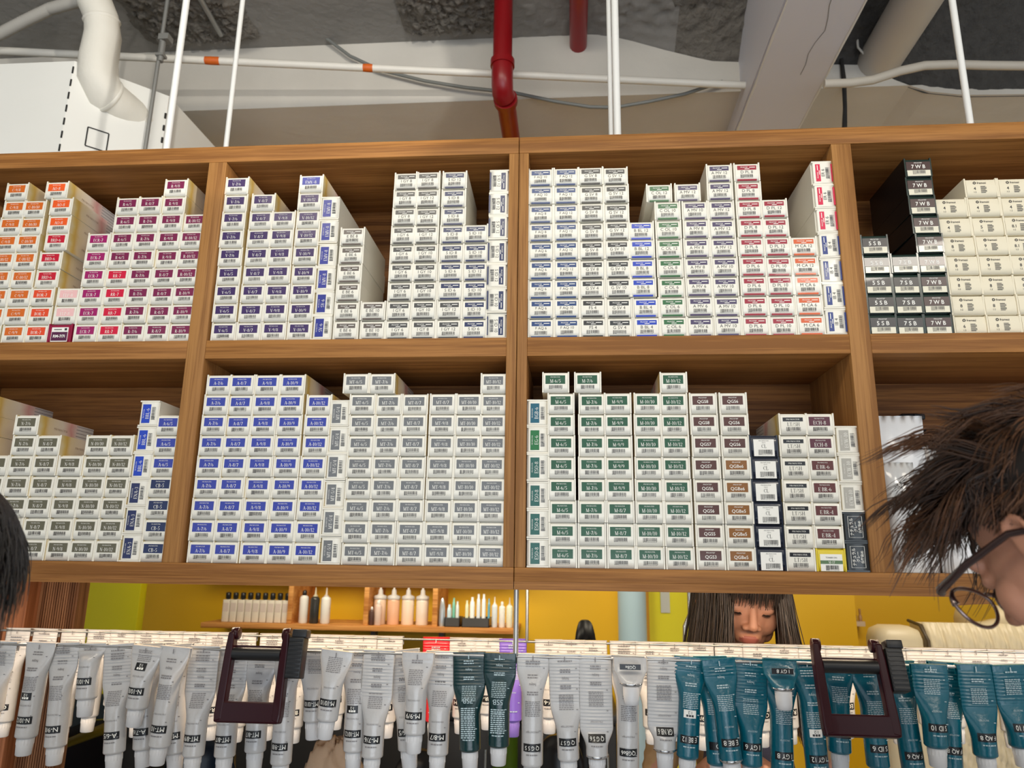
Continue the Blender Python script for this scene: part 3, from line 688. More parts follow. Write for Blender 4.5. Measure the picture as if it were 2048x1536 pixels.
# bay: (name, shelf z, reference v, [(left edge px, orientation, "code*n code@dx ...")])
BAYS = [
 ('upper left bay', Z['zmt'], 681, [(-53, 0, 'C-10/12*5 C-9/8*4'), (-4, 0, 'C-9/9*3 C-10/12*2 C-10/10*3'), (42, 0, 'BOR-7*3 BRD-6@2 BRD-6@4 BRD-6@14 AO-8@12 AO-8@12 AO-8@-6'), (90, 0, 'RM-7/7i ELP-8@3 ELP-8@3'),
   (141, 0, 'ECR-7*6'), (188, 0, 'RR-7*4 R-6/5*4'), (235, 0, 'R-7/6*7 R-8/7'), (283, 0, 'R-8/7*4 R-9/8*5'), (330, 0, 'R-10/9*3 R-10/12*4')]),
 ('upper centre-left bay', Z['zmt'], 679, [(416.5, 0, 'V-6/5*4 V-7/6*5'), (467.4, 0, 'V-8/7*8'), (517.8, 0, 'V-9/8*7'), (569, 0, 'V-10/9*5 V-10/12*3 EMV-8'), (620.5, 1, 'SV-6*2 EMV-8*4'), (662, 0, 'E BE 6*5 E BE 8'), (715.4, 0, 'E BE 10*2'),
   (767, 0, 'I GY 6*6 I GY 8*3'), (817.8, 0, 'I GY 8 I GY 10*4 I GY 12*3 I GY 8'), (869, 0, 'I GY 12*2 S ID 6*2 S ID 8*4 S ID 12'), (920.2, 0, 'S ID 6 S ID 10*2 S ID 12 S ID 10*2'), (970.8, -1, 'S ID 10*2 S ID 12*5')]),
 ('upper centre-right bay', Z['zmt'], 673, [(1055, 0, 'F AQ 6*5 F AQ 8*2 F AQ 10*2'), (1107.4, 0, 'F AQ 10*3 F AQ 12*6'), (1159.4, 0, 'FS 4*2 G SV 4 G SV 8*6'), (1213.4, 0, 'G SV 4*2 G SV 10*3 G SV 12*4'),
   (1267.9, 0, 'B BL 4*2 B BL 8@-4 B BL 8@-4 B BL 12@-4 B BL 12@-4'), (1321.8, 0, 'C OL 6*3 C OL 8 C OL 12 C OL 10*2 C OL 12@-14'), (1376.8, 0, 'A MV 6*3 A MV 8*3 A MV 10 A MV 12@-12'), (1431.3, 0, 'A MV 10*4 A MV 12*5'),
   (1487.8, 0, 'D PL 6*5 D PL 8*4'), (1543.1, 0, 'D PL 10*4 D PL 12*3'), (1598.8, 0, 'M CA 6*3 M CA 12*2'), (1655, 1, 'IB 4*4 ER 6*3')]),
 ('upper right bay', Z['zmt'], 667, [(1742, 0, '5SB*5'), (1798, 0, '7SB*4'), (1855.6, 0, '7WB*5 7WB@-2 7WB@-3 7WB@-4 7WB@-2'), (1921, 0, '#6 #8*4 #4@-2 #4@-6'), (1988, 0, '#8*3 #9*2 #5 #4@-2 #4@-3'), (2056, 0, '#8*4 #8.1*2 #4*2')]),
 ('lower left bay', Z['zbt'], 1123, [(-123, 0, 'N-5/4*8'), (-72, 0, 'N-6/5*5'), (-20.5, 0, 'N-7/6*7'), (30.8, 0, 'N-8/7*6'), (81, 0, 'N-9/8*5'), (131, 0, 'N-10/10*6'), (182, 0, 'N-10/12*6'), (233, 1, 'ENA-3*3 BBL-6*3'), (275, 0, 'CB-5*4 A-6/5*3')]),
 ('lower centre-left bay', Z['zbt'], 1129, [(367, 0, 'A-7/6*9'), (419, 0, 'A-8/7*9'), (473, 0, 'A-9/8*9'), (527, 0, 'A-10/9*9'), (581, 0, 'A-10/12*8'), (635, 1, 'MT-5/4*6'), (678.4, 0, 'MT-6/5*8 MT-6/5@-14'), (732.4, 0, 'MT-7/6*8 MT-7/6@-14'),
   (788, 0, 'MT-8/7*8'), (843, 0, 'MT-9/8*7 MT-8/7'), (898, 0, 'MT-10/10*8'), (952.6, 0, 'MT-10/12*9')]),
 ('lower centre-right bay', Z['zbt'], 1138, [(1052.6, 1, 'ESO-8*4 EG-6 BGB-6'), (1097.4, 0, 'M-6/5*8 M-6/5@-9'), (1156, 0, 'M-7/6*8 M-7/6@-8'), (1214.8, 0, 'M-8/7*3 M-9/9*5'), (1273.4, 0, 'M-10/10*8'), (1333.3, 0, 'M-10/12*8 M-10/12@2'),
   (1395, 0, 'QGS3 QGS5 QGS6*2 QGS7*2 QGS8*2'), (1456.2, 0, 'QGBe5*3 QGBe6*2 QGS6*3'), (1515.5, 0, 'CL*6'), (1575.7, 0, 'LT/SH*7'), (1636, 0, 'M-17 E BR-4*2 E BR-6*2 ECH-8*2'), (1697, 1, 'NG*2 ECW-10*3')])]


def parse(s):
    out = []
    import re
    for tok in re.findall(r'(#[0-9.]+|[A-Z] BR-\d+|(?:[A-Z] )?[A-Z]{2} \d+|[A-Z][A-Za-z]*-?[0-9A-Za-z/]*|\d[A-Z]{2})(?:\*(\d+))?(?:@(-?\d+))?', s):
        out += [(tok[0], float(tok[2] or 0) / 1000)] * int(tok[1] or 1)
    return out


NBOX = 0
for bay, zs, vref, stacks in BAYS:
    for si, (px, ori, spec) in enumerate(stacks):
        xl = at(px, vref, 0).x; zz = zs + .0004; tilt = random.uniform(-.0006, .0006)
        for li, (code, dx) in enumerate(parse(spec)):
            st, key = style(code); bme, fme, bw, bh = bodies(st, key)
            o = ob({'pm': 'hair_colour_box', 'qg': 'brown_label_box', 'ps': 'stripe_label_box', 'db': 'dark_green_box', 'fr': 'cream_box'}.get(st, 'dye_carton'), bme); NBOX += 1
            jy = .0045 + random.uniform(0, .004) - (.004 if dx and abs(dx) > .005 and st == 'pm' else 0); jx = random.uniform(-.0006, .0006) + dx + tilt * li
            if st == 'fr': jy += .012
            if ori == 0: o.location = (xl + bw / 2 + jx, jy, zz); o.rotation_euler = (0, 0, random.uniform(-.012, .012)); zz += bh + .0006
            elif ori == 1: o.location = (xl + bh + jx, jy, zz + bw / 2); o.rotation_euler = (0, -math.pi / 2, random.uniform(-.01, .01)); zz += bw + .0006
            else: o.location = (xl + jx, jy, zz + bw / 2); o.rotation_euler = (0, math.pi / 2, random.uniform(-.01, .01)); zz += bw + .0006
            f = ob('end_flap', fme, o)
            for nm, me, subs in labelset(code):
                q = ob(nm, me, o)
                for sn, sm in subs: ob(sn, sm, q)
            pos = '%s up, %s stack, %s' % (ORD[li] if li else 'lowest', STK[si], bay)
            if li == 0: pos = 'bottom of %s stack, %s' % (STK[si], bay)
            lb = {'pm': 'white box with %s %s label' % (CNAME.get(key, ''), code), 'ps': 'white box marked %s, %s stripe' % (code, CNAME.get(key, '')), 'qg': 'white box with %s %s label' % (CNAME.get(key, ''), code),
                  'db': 'dark green box marked %s' % code, 'fr': 'cream box marked %s' % code[1:], 'cl': 'navy box with white CL label', 'lt': 'white box marked LT/SH under black strip', 'rm': 'magenta box with RM-7/7i label',
                  'my': 'yellow box with green-banded M-17 label', 'ng': 'slate grey box with Japanese lettering'}[st]
            if ori: lb = 'sideways ' + lb
            tag(o, lb + ', ' + pos, 'box', 'hair colour boxes in the cabinet bays')
            o['side'] = 1 if (st == 'pm' and ((bay == 'upper left bay' and si == 2 and li > 2) or (bay == 'lower left bay' and si in (2, 3)))) else 0
            if o['side']:
                mb = MB(); put(mb, serif('PROMASTER'), 0, BH * .5, .0042, .042, y=0)
                me = mb.mesh('side_lettering', mat('ink_brown', L(150, 120, 96), .5)); s = ob('side_lettering', me, o); s.rotation_euler = (0, 0, math.pi / 2); s.location = (BW / 2 + .0004, .066, 0)
            del o['side']
# ================================================================== hanging tubes
ZR = 1.390
YF, YBK = .008, .262
STEEL = mat('rod_steel', L(176, 172, 166), .3, .9)
for nm, Y, u, lb in (('front', YF, 1032, 'thin steel rod under the cabinet carrying the front row of tubes'), ('back', YBK, 1054, 'thin steel rod under the cabinet carrying the rear row of tubes')):
    c = empty('hanging_rod', (0, Y, ZR)); tag(c, lb, 'rod', 'rods under the cabinets')
    ch(MB().tube([(-1.22, Y, ZR), (1.26, Y, ZR)], .0026, 10), 'rail', STEEL, c)
    xm = at(u, 1250, Y).x
    for x in (-1.22, xm, 1.26):
        ch(MB().tube([(x, Y, ZR), (x, Y, Z['zbb'])], .0048 if Y < .1 else .0035, 10), 'hanger', STEEL, c)

TW = mat('tube_white', L(190, 188, 186), .24, coat=.3, bump=.10, bscale=90)
TG = mat('tube_green', L(16, 50, 52), .25, coat=.3, bump=.10, bscale=90)
TT = mat('tube_teal', L(4, 90, 108), .26, coat=.3, bump=.14, bscale=80)
TR = mat('tube_red', L(206, 22, 34), .3, coat=.3)
TP = mat('tube_purple', L(120, 92, 190), .3, coat=.3)
CAPW = mat('cap_white', L(206, 205, 205), .4)
CAPP = mat('cap_purple', L(128, 104, 186), .4)
FOIL = mat('foil', L(190, 190, 190), .18, .95)
TCOL = {'w': (TW, CAPW, INK, 'white'), 'g': (TG, CAPW, WHT, 'dark green'), 't': (TT, CAPW, WHT, 'teal'), 'r': (TR, CAPW, WHT, 'red'), 'p': (TP, CAPP, WHT, 'purple')}
BLK = mat('label_black', L(20, 20, 22), .35)


def hang_tube(uc, us, vs, col, code, Y, label, ridge=.35, extra=None, vt=None, wtop=.0285, rr=.0184, cap=True, foil=False, group='dye tubes hung in the front row', cname=None):
    """crimped tube hung cap down: top centre uc, shoulder centre us, shoulder row vs (photo pixels) at depth Y"""
    m, cm, ink, cn = TCOL[col]
    pt = at(uc, 1313 if Y < .15 else 1276, Y); pb = at(us, vs, Y); Ln = ZR + .004 - pb.z; Ln = max(.04, Ln)
    root = empty('dye_tube', (pt.x, Y, ZR + .004)); root.rotation_euler = (random.uniform(-.015, .015), -math.atan2(pb.x - pt.x, Ln), random.uniform(-.05, .05))
    root.rotation_euler[1] = math.atan2(pt.x - pb.x, Ln)
    zf = ridge * Ln; zt_ = min(Ln - .012, zf + .055 if Ln > .1 else zf + .02)
    def ab(d):
        if d <= zf: return wtop, .0018
        if d >= zt_: return rr, rr
        s = (d - zf) / (zt_ - zf); s = s * s * (3 - 2 * s)
        return wtop + (rr - wtop) * s, .0018 + (rr - .0018) * s ** .8
    def fy(x, z):
        a, b = ab(-z); q = min(.985, abs(x) / a); return -b * math.sqrt(1 - q * q) - .00035 - (.0022 if -z <= zf else 0)
    rows = []; d = 0; k = 0
    while d < Ln:
        a, b = ab(d)
        if .010 < d <= zf + .004: b += .0010 * (1 + math.sin(d / .0056 * 2 * math.pi)) ** 2 * .5
        rows.append((d, a, b)); d += .0014 if .008 < d <= zf + .004 else .0034; k += 1
    rows += [(Ln, rr, rr), (Ln + .002, rr * .93, rr * .93), (Ln + .006, .0095, .0095), (Ln + .010, .0095, .0095)]
    n = 18; vsx = []; mb = MB(); sd = random.random() * 40
    for d, a, b in rows:
        for j in range(n):
            q = 2 * math.pi * j / n; dn = 1 + .04 * noise.noise((math.cos(q) * 2, d * 30, sd)) if .02 < d < Ln - .01 else 1
            vsx.append((a * math.cos(q), b * math.sin(q) * dn, -d))
    mb.add(vsx, [(i * n + j, i * n + (j + 1) % n, (i + 1) * n + (j + 1) % n, (i + 1) * n + j) for i in range(len(rows) - 1) for j in range(n)], 0, True)
    # fold over the rod
    mb.box(-wtop, wtop, -.0018, .0085, -.0002, .0012); mb.box(-wtop, wtop, .0070, .0085, -.016, .0004)
    mb.build('tube_body', m, root)
    if cap:
        cp = [(.0128, -Ln - .003), (.0142, -Ln - .0045), (.0138, -Ln - .016), (.0128, -Ln - .031), (.0115, -Ln - .0325)]
        c_ = MB().lathe(cp, (0, 0, 0), 18)
        for j in range(18):
            q = 2 * math.pi * j / 18; c_.box(.0137 * math.cos(q) - .0005, .0137 * math.cos(q) + .0005, .0137 * math.sin(q) - .0005, .0137 * math.sin(q) + .0005, -Ln - .014, -Ln - .005)
        c_.build('cap', cm, root)
    if foil: MB().lathe([(rr * 1.0, -Ln + .001), (rr * 1.06, -Ln - .001), (rr * .7, -Ln - .006), (.011, -Ln - .007)], (0, 0, 0), 18).build('foil_ring', FOIL, root)
    # print: measured up from the shoulder
    def patch(s0, s1, x0, x1, mm, name, par):
        b = MB(); NX, NZ = 10, 3; vv = []
        for iz in range(NZ + 1):
            for ix in range(NX + 1):
                x = x0 + (x1 - x0) * ix / NX; z = -(Ln - (s0 + (s1 - s0) * iz / NZ)); vv.append((x, fy(x, z) - .0002, z))
        b.add(vv, [(iz * (NX + 1) + ix, iz * (NX + 1) + ix + 1, (iz + 1) * (NX + 1) + ix + 1, (iz + 1) * (NX + 1) + ix) for iz in range(NZ) for ix in range(NX)])
        return b.build(name, mm, par, None, False)
    fl = lambda x, z: fy(x, z) - .0005
    if code and Ln > .05:
        lp = patch(.022, .0345, -.0145, .0145, BLK, 'label_panel', root)
        b = MB(); put(b, sans(code, 0), 0, -(Ln - .0283), .0076, None, flip=True, maxw=.0235, fn=fl); b.build('lettering', WHT, lp, None, False)
    pr = MB(); rnd = random.Random(code or 'x')
    def words(s, wd, hh):
        if s > Ln - .006: return
        x = -wd
        while x < wd:
            e = min(wd, x + rnd.uniform(.002, .006)); z = -(Ln - s)
            pr.add([(q, fl(q, zz), zz) for q, zz in ((x, z - hh), (e, z - hh), (e, z + hh), (x, z + hh))], [(0, 1, 2, 3)]); x = e + .0009
    words(.017, .010, .0009)
    g_ = serif('PROMASTER') if col == 'w' and 'G' not in (code or '') else sans('PROSTEP')
    if Ln > .062: put(pr, g_, 0, -(Ln - .053), .0026, .021 if col == 'w' else .015, flip=True, fn=fl)
    for i in range(9): words(.078 + i * .0028, .0125, .0006)
    for s in (.112, .1155): words(s, .0095, .0010)
    if Ln > .14: put(pr, sans('hoyu', .01), 0, -(Ln - .128), .0056, None, flip=True, fn=fl)
    for s in (.138, .142, .156, .160, .164, .170): words(s, .0125 if s > .15 else .009, .0009)
    for i in range(int(Ln / .033)):
        z = -(.022 + i * .033); x = ab(-z)[0] * .62
        if -z < Ln - .02: pr.box(x, x + .0032, fl(x, z) - .0001, fl(x, z) + .0001, z - .0006, z + .0006)
    pr.box(-.0008, .0008, fl(0, -.004), fl(0, -.004) + .0002, -.010, -.002)
    p_ = pr.build('small_print', mat('ink_print', L(128, 124, 124), .5) if col == 'w' else mat('ink_pale', L(176, 196, 200), .5), root, None, False)
    p_['kind'] = 'stuff'
    if extra and Ln > .09:
        lp = patch(.062, .0745, -.011, .009, BLK if col == 'w' else WHT, 'ratio_label', root)
        b = MB(); put(b, sans('1:2', .01), -.001, -(Ln - .0705), .0046, None, flip=True, fn=fl); put(b, sans('■■■'), -.001, -(Ln - .0655), .0034, .012, flip=True, fn=fl); b.build('lettering', WHT if col == 'w' else INK, lp, None, False)
    tag(root, label, 'tube', group)
    return root


def TL(col, code, rest): return '%s tube with black %s label %s' % (TCOL[col][3], code, rest)


FT = [  # top centre, shoulder centre, shoulder row, colour, code, ridge, dY, extra, label tail
 (2, -16, 1420, 'w', 'N-8/7', .3, 0, 0, 'cut off at the left edge, front row'),
 (79, 52, 1471, 'w', 'N-10/12', .04, -.006, 1, 'and square ratio label, beside the left wooden panel'),
 (127, 111, 1490, 'w', 'N-9/8', .18, 0, 0, 'right of the square-labelled one at far left'),
 (181, 174, 1394, 'w', 'N-10/10', .1, 0, 0, 'hanging short near the left end'),
 (236, 229, 1503, 'w', 'A-6/5', .34, 0, 0, 'with ridged top, fifth from left'),
 (293, 273, 1414, 'w', 'N-10/8', .1, -.022, 1, 'hanging short in front of another'),
 (295, 287, 1495, 'w', 'A-7/6', .2, .016, 0, 'half hidden behind a short tube'),
 (349, 318, 1490, 'w', 'MT-10', .04, -.022, 0, 'smooth, left of the first ridged grey one'),
 (352, 349, 1504, 'w', 'MT-7', .2, .016, 0, 'peeking out behind a smooth tube'),
 (408, 388, 1508, 'w', 'MT-8/9', .4, 0, 0, 'ridged, just left of the left squeezer'),
 (466, 449, 1510, 'w', 'MT-8/7', .35, .012, 0, 'behind left side of the left squeezer'),
 (522, 510, 1500, 'w', 'MT-8/7', .2, .012, 0, 'seen through the left squeezer opening'),
 (578, 561, 1525, 'w', 'MT-9/8', .1, .012, 0, 'behind right side of the left squeezer'),
 (632, 627, 1439, 'w', 'MT-10/10', .3, .014, 0, 'just right of the left squeezer'),
 (674, 654, 1438, 'w', 'M-10/10', .05, -.022, 0, 'hanging short right of the left squeezer'),
 (716, 707, 1499, 'w', 'MT-10/12', .2, .010, 1, 'and square ratio label, centre left'),
 (758, 745, 1511, 'w', 'M-7/6', .42, 0, 0, 'with tall ridged section, centre left'),
 (806, 818, 1497, 'w', 'M-6/5', .42, .014, 0, 'mostly hidden behind a glossy short one'),
 (836, 829, 1464, 'w', 'M-9/9', .06, -.022, 0, 'glossy, left of the stained-cap one'),
 (884, 875, 1506, 'w', 'M-8/7', .30, .004, 0, 'left of the dark green pair'),
 (938, 940, 1497, 'g', '7SB', .32, 0, 0, ''), (1000, 997, 1489, 'g', '5SB', .2, -.004, 0, ''),
 (1066, 1064, 1527, 'w', 'Q G S 5', .1, 0, 0, 'smooth, right of the dark green pair'),
 (1129, 1137, 1517, 'w', 'Q G S 7', .45, 0, 0, 'tapering, right of centre'),
 (1190, 1194, 1510, 'w', 'Q G S 6', .72, 0, 0, 'flattened and ridged nearly to its cap'),
 (1256, 1256, 1537, 'w', 'QGBe6', .12, .004, 0, 'behind a folded foil-necked stub'),
 (1326, 1330, 1498, 'w', 'GR NB 6', .74, 0, 0, 'flattened, left of the first teal one'),
 (1382, 1375, 1512, 't', 'E BE 12', .1, 0, 1, 'and white ratio label'),
 (1436, 1462, 1519, 't', 'E BE 8', .15, -.012, 0, 'leaning, left of the ridged teal one'),
 (1420, 1436, 1524, 't', 'O', .2, .018, 0, 'barely showing behind the leaning one'),
 (1499, 1502, 1527, 't', 'I GY 6', .42, .002, 0, 'ridged, below the woman'),
 (1560, 1565, 1545, 't', 'I GY 8', .2, .004, 0, 'long, behind a folded white-capped stub'),
 (1611, 1637, 1552, 't', 'I GY 12', .06, .004, 1, 'left of the right squeezer'),
 (1672, 1679, 1501, 't', 'I GY 10', .1, .012, 0, 'seen through the right squeezer opening'),
 (1732, 1756, 1530, 't', 'S ID 6', .12, .012, 0, 'below the right squeezer'),
 (1792, 1828, 1545, 't', 'F AQ 6', .2, .012, 0, 'right of the right squeezer knob'),
 (1856, 1873, 1490, 't', 'S ID 10', .3, -.02, 0, 'ridged, hanging short at right'),
 (1890, 1903, 1535, 't', 'F AQ 8', .3, .014, 0, 'half hidden behind the short ridged one'),
 (1946, 1972, 1509, 't', 'F AQ 8', .46, -.004, 0, 'creased, second from right edge'),
 (2014, 2044, 1490, 't', 'G SV 10', .44, -.004, 0, 'creased, at the right edge'),
 (2080, 2110, 1500, 't', 'G SV 8', .3, 0, 0, 'cut off by the right edge'),
]
for uc, us, vs_, col, code, rg, dy, ex, tail in FT:
    lb = ('dark green tube marked %s %s of the green pair' % (code, 'left' if code == '7SB' else 'right')) if col == 'g' else TL(col, code, tail)
    t = hang_tube(uc, us, vs_, col, code if col != 'g' else None, YF + dy, lb, rg, ex, foil=code in ('Q G S 6', 'GR NB 6', 'E BE 8'))
    if col == 'g':
        b = MB(); Ln = ZR + .004 - at(us, vs_, YF).z; put(b, sans(code), 0, -.076, .0085, None, y=-.0195, flip=True); b.build('shade_code', mat('ink_pale', L(176, 196, 200)), t, None, False)
        b = MB(); 
        for i in range(26):
            x = -.012
            while x < .012:
                e = min(.012, x + random.uniform(.003, .006)); zq = -.088 - i * .0033
                if -zq < Ln - .02: b.add([(x, -.0196, zq - .0009), (e, -.0196, zq - .0009), (e, -.0196, zq + .0009), (x, -.0196, zq + .0009)], [(0, 1, 2, 3)])
                x = e + .001
        b.build('back_print', mat('ink_pale', L(176, 196, 200)), t, None, False)['kind'] = 'stuff'
# two used-up tubes folded double so that the cap hangs in front
for u, vs_, col, code in ((1262, 1366, 'w', 'QGBe'), (1566, 1375, 't', 'I GY 8')):
    p = at(u, vs_, YF - .034); r = empty('folded_tube', p); m, cm, ink, cn = TCOL[col]
    ztop = ZR + .005
    b = MB(); hh = ztop - p.z; w2 = .028
    rows = [(0, .0285, .0014), (.02, .0285, .0016), (.6 * hh, .026, .004), (hh - .004, .0195, .011), (hh, .0178, .0115)]; n = 16
    vv = [(a * math.cos(2 * math.pi * j / n), bb_ * math.sin(2 * math.pi * j / n) + .012 * (1 - d / hh), hh - d) for d, a, bb_ in rows for j in range(n)]
    b.add(vv, [(i * n + j, i * n + (j + 1) % n, (i + 1) * n + (j + 1) % n, (i + 1) * n + j) for i in range(4) for j in range(n)], 0, True)
    b.build('tube_body', m, r)
    MB().lathe([(.0182, 0), (.0192, -.0015), (.012, -.006), (.009, -.008)], (0, 0, 0), 18, sy=.75).build('foil_neck', FOIL, r)
    MB().lathe([(.0125, -.005), (.0138, -.0065), (.013, -.026), (.012, -.033), (.0105, -.034)], (0, 0, 0), 18).build('cap', cm, r)
    q = MB().box(-.019, .016, -.0105, -.0098, .022, .031).build('label_panel', BLK, r)
    b = MB(); put(b, sans(code), -.001, .0265, .0056, None, y=-.0109, flip=True, maxw=.028); b.build('lettering', WHT, q, None, False)
    tag(r, '%s used-up tube folded short, white cap and metal neck, %s label' % (cn, code), 'tube', 'folded tubes in the front row')

# rear row
BTW = [(35, 1440), (90, 1420), (146, 1452), (200, 1430), (245, 1408), (294, 1440), (341, 1450), (391, 1440), (437, 1446), (487, 1450), (546, 1446), (598, 1452), (637, 1440), (680, 1425), (728, 1436), (780, 1441),
       (873, 1440), (925, 1432), (977, 1424), (1026, 1438), (1097, 1432), (1143, 1450), (1186, 1444), (1247, 1470), (1298, 1452), (1348, 1446), (1398, 1464), (1456, 1450), (1512, 1458), (1566, 1452), (1620, 1448), (1676, 1440), (1728, 1448), (1780, 1452), (1838, 1446), (1890, 1450), (1946, 1448), (2000, 1460), (2054, 1452)]
nth = 0
for i, (u, v) in enumerate(BTW):
    col = 'r' if u == 873 else 'p' if u == 1026 else 'w'
    code = {925: 'LT/SH', 977: 'E BR-6', 1097: 'SV-6', 1143: 'NA-3'}.get(u, ['C-9/9', 'R-7/6', 'V-8/7', 'ECR-7', 'BOR-7', 'R-9/8', 'V-6/5'][i % 7])
    if col == 'w':
        k = sum(1 for a, b in BTW[:i + 1] if a not in (873, 1026)); side = 'left' if u < 1040 else 'right'
        nl = sum(1 for a, b in BTW[:i + 1] if a not in (873, 1026) and (a < 1040) == (u < 1040))
        names = ['first', 'second', 'third', 'fourth', 'fifth', 'sixth', 'seventh', 'eighth', 'ninth', 'tenth', 'eleventh', 'twelfth', 'thirteenth', 'fourteenth', 'fifteenth', 'sixteenth', 'seventeenth', 'eighteenth', 'nineteenth', 'twentieth']
        lb = 'brightly lit white tube in rear row, %s from left %s the steel hanger' % (names[min(nl, 20) - 1], 'before' if side == 'left' else 'after')
    else: lb = {'r': 'bright red tube among white ones in the rear row', 'p': 'purple tube with purple cap in the rear row by the hanger'}[col]
    hang_tube(u, u - (1043 - u) * -.0 - (1043 - u) * .025, v, col, code if col == 'w' else None, YBK, lb, random.choice((.2, .35, .45)), None, group='dye tubes hung in the rear row')

# ------------------------------------------------------------------ tube squeezers
MAR = mat('maroon_plastic', L(44, 6, 14), .3, coat=.1, spec=.2)
BLKP = mat('black_plastic', L(18, 18, 19), .42)


def squeezer(us, label, tilt):
    """us: outer frame corners in pixels (tl, tr, bl, br) at depth"""
    Y = -.034; tl, tr, bl, br = [at(u, v, Y) for u, v in us]
    wd = .5 * ((tr - tl).length + (br - bl).length); H_ = .5 * ((tl - bl).length + (tr - br).length)
    c = empty('tube_squeezer', (tl + tr) / 2); t_dir = ((bl + br) / 2 - (tl + tr) / 2)
    c.rotation_euler = (tilt, 0, 0)
    h = wd / 2 * .93
    # side arms taper out to the wide foot
    for s in (-1, 1):
        poly = [(s * h * .76, .006), (s * h * .94, .006), (s * h * .97, -.02), (s * h * 1.0, -H_ * .9), (s * h * .97, -H_), (s * h * .73, -H_ * .97), (s * h * .73, -.03)]
        a = MB().prism(poly if s < 0 else poly[::-1], -.010, .010)
        bmx = a.build('side_arm', MAR, c)
        md = bmx.modifiers.new('b', 'BEVEL'); md.width = .003; md.segments = 2
        MB().lathe([(.004, -.006), (.0105, -.006), (.0105, .006), (.004, .006)], (s * h * .80, .004, .004), 18, ax='x').build('pivot', MAR, c)
    poly = [(-h * .97, -H_ * .76), (h * .97, -H_ * .76), (h * 1.0, -H_ * .92), (h * .95, -H_ * 1.0), (-h * .95, -H_ * 1.0), (-h * 1.0, -H_ * .92)]
    o = MB().prism(poly, -.0095, .0095).build('foot_bar', MAR, c); md = o.modifiers.new('b', 'BEVEL'); md.width = .003; md.segments = 2
    MB().tube([(-h * .74, 0, -.030), (h * .74, 0, -.030)], .0108, 16).build('roller', BLKP, c)
    MB().box(-h * .76, h * .76, .002, .010, -.021, -.016).build('rear_bar', MAR, c)
    # ribbed turning key at right
    kx = h * .98; kb = MB().box(kx, kx + .027, -.013, .013, -.068, -.001, c=.002)
    kb.box(kx + .004, kx + .030, -.012, .012, -.002, .012, c=.002)
    for i in range(9): kb.box(kx + .002, kx + .025, -.0142, -.0125, -.064 + i * .007, -.0605 + i * .007)
    kb.build('turning_key', BLKP, c); MB().tube([(h * .7, 0, -.030), (kx + .01, 0, -.030)], .006, 10).build('axle', BLKP, c)
    tag(c, label, 'squeezer', 'maroon tube squeezers')


squeezer(((452, 1272), (590, 1272), (427, 1442), (568, 1444)), 'maroon framed tube squeezer with black key hanging over white tubes', -.16)
squeezer(((1612, 1294), (1772, 1296), (1652, 1470), (1812, 1472)), 'maroon framed tube squeezer with black key hanging over teal tubes', -.30)
# ================================================================== background salon
# left wooden panels
WP = wood('panel_wood', L(104, 68, 44), L(150, 106, 74), 'z', .8); WP2 = wood('panel_red_wood', L(88, 46, 20), L(120, 68, 34), 'z', .5)
x0 = at(84, 1165, .40).x; x1 = at(160, 1165, .40).x
pn = struct(MB().box(x0, x1, .40, .44, 0, 1.95).build('trim_3', WP))
fl = MB()
n = 15
for i in range(n):
    a = x0 + .004 + (x1 - x0 - .008) * i / n; fl.box(a + .001, a + (x1 - x0 - .008) / n - .0012, .3968, .40, 0, 1.95)
fl.build('flute', WP, pn)['kind'] = 'stuff'
tag(MB().box(x0 - .05, x0 - .0005, .36, .44, 0, 1.95, c=.002).build('wood_post', wood('post_wood', L(130, 78, 46), L(172, 112, 76), 'z', .8)), 'narrow light-edged wooden post beside the striped panel', 'post')
tag(MB().box(x0 - 1.0, x0 - .0505, .38, .44, 0, 1.95).build('wood_board', WP2), 'plain reddish wooden board at the far left edge', 'board')
a = at(150, 1165, 1.9).x; b = at(288, 1165, 1.9).x
tag(MB().box(a, b, 1.88, 1.93, 0, 2.3, c=.002).build('partition_panel', LIME), 'lime yellow partition panel beside the striped wood panel', 'panel')  # wall piece in cooler light; its greener tone is put into the colour
# pier behind the bottle shelf and yellow nib
a = at(1600, 1200, 2.3).x; b = at(1706, 1200, 2.3).x
struct(MB().box(a - .4, b, 2.28, 2.6, 0, ZC).build('wall_nib', YELL))
a = at(1300, 1200, 2.4).x; b = at(1420, 1200, 2.4).x
dr = struct(MB().box(a, b + .3, 2.50, 2.6, 0, 2.1).build('door_1', LIME))
MB().box(a - .05, a, 2.46, 2.6, 0, 2.15).build('door_frame', mat('frame_yellow', L(196, 140, 10), .5), dr)
p = at(1330, 1200, 2.5)
MB().box(p.x - .022, p.x + .022, 2.494, 2.4995, p.z - .06, p.z + .1).build('notice', mat('paper', L(196, 200, 196), .6), dr)
c = at(1264, 1210, 2.2)
tag(MB().lathe([(.064, 0), (.064, 2.6)], (c.x, 2.2, 0), 28).build('round_column', mat('column_blue', L(170, 196, 208), .45)), 'pale blue round column in front of the yellow wall', 'column')
pts = [at(u, v, 1.6) for u, v in ((1377, 1160), (1379, 1228), (1369, 1252), (1369, 1330))] + [Vector((at(1369, 1330, 1.6).x, 1.6, 0))]
tag(MB().tube(pts, .0068, 10).build('lamp_arm', mat('chrome', L(200, 204, 204), .2, .9)), 'bent chrome lamp stand beside the hair of the woman', 'stand')
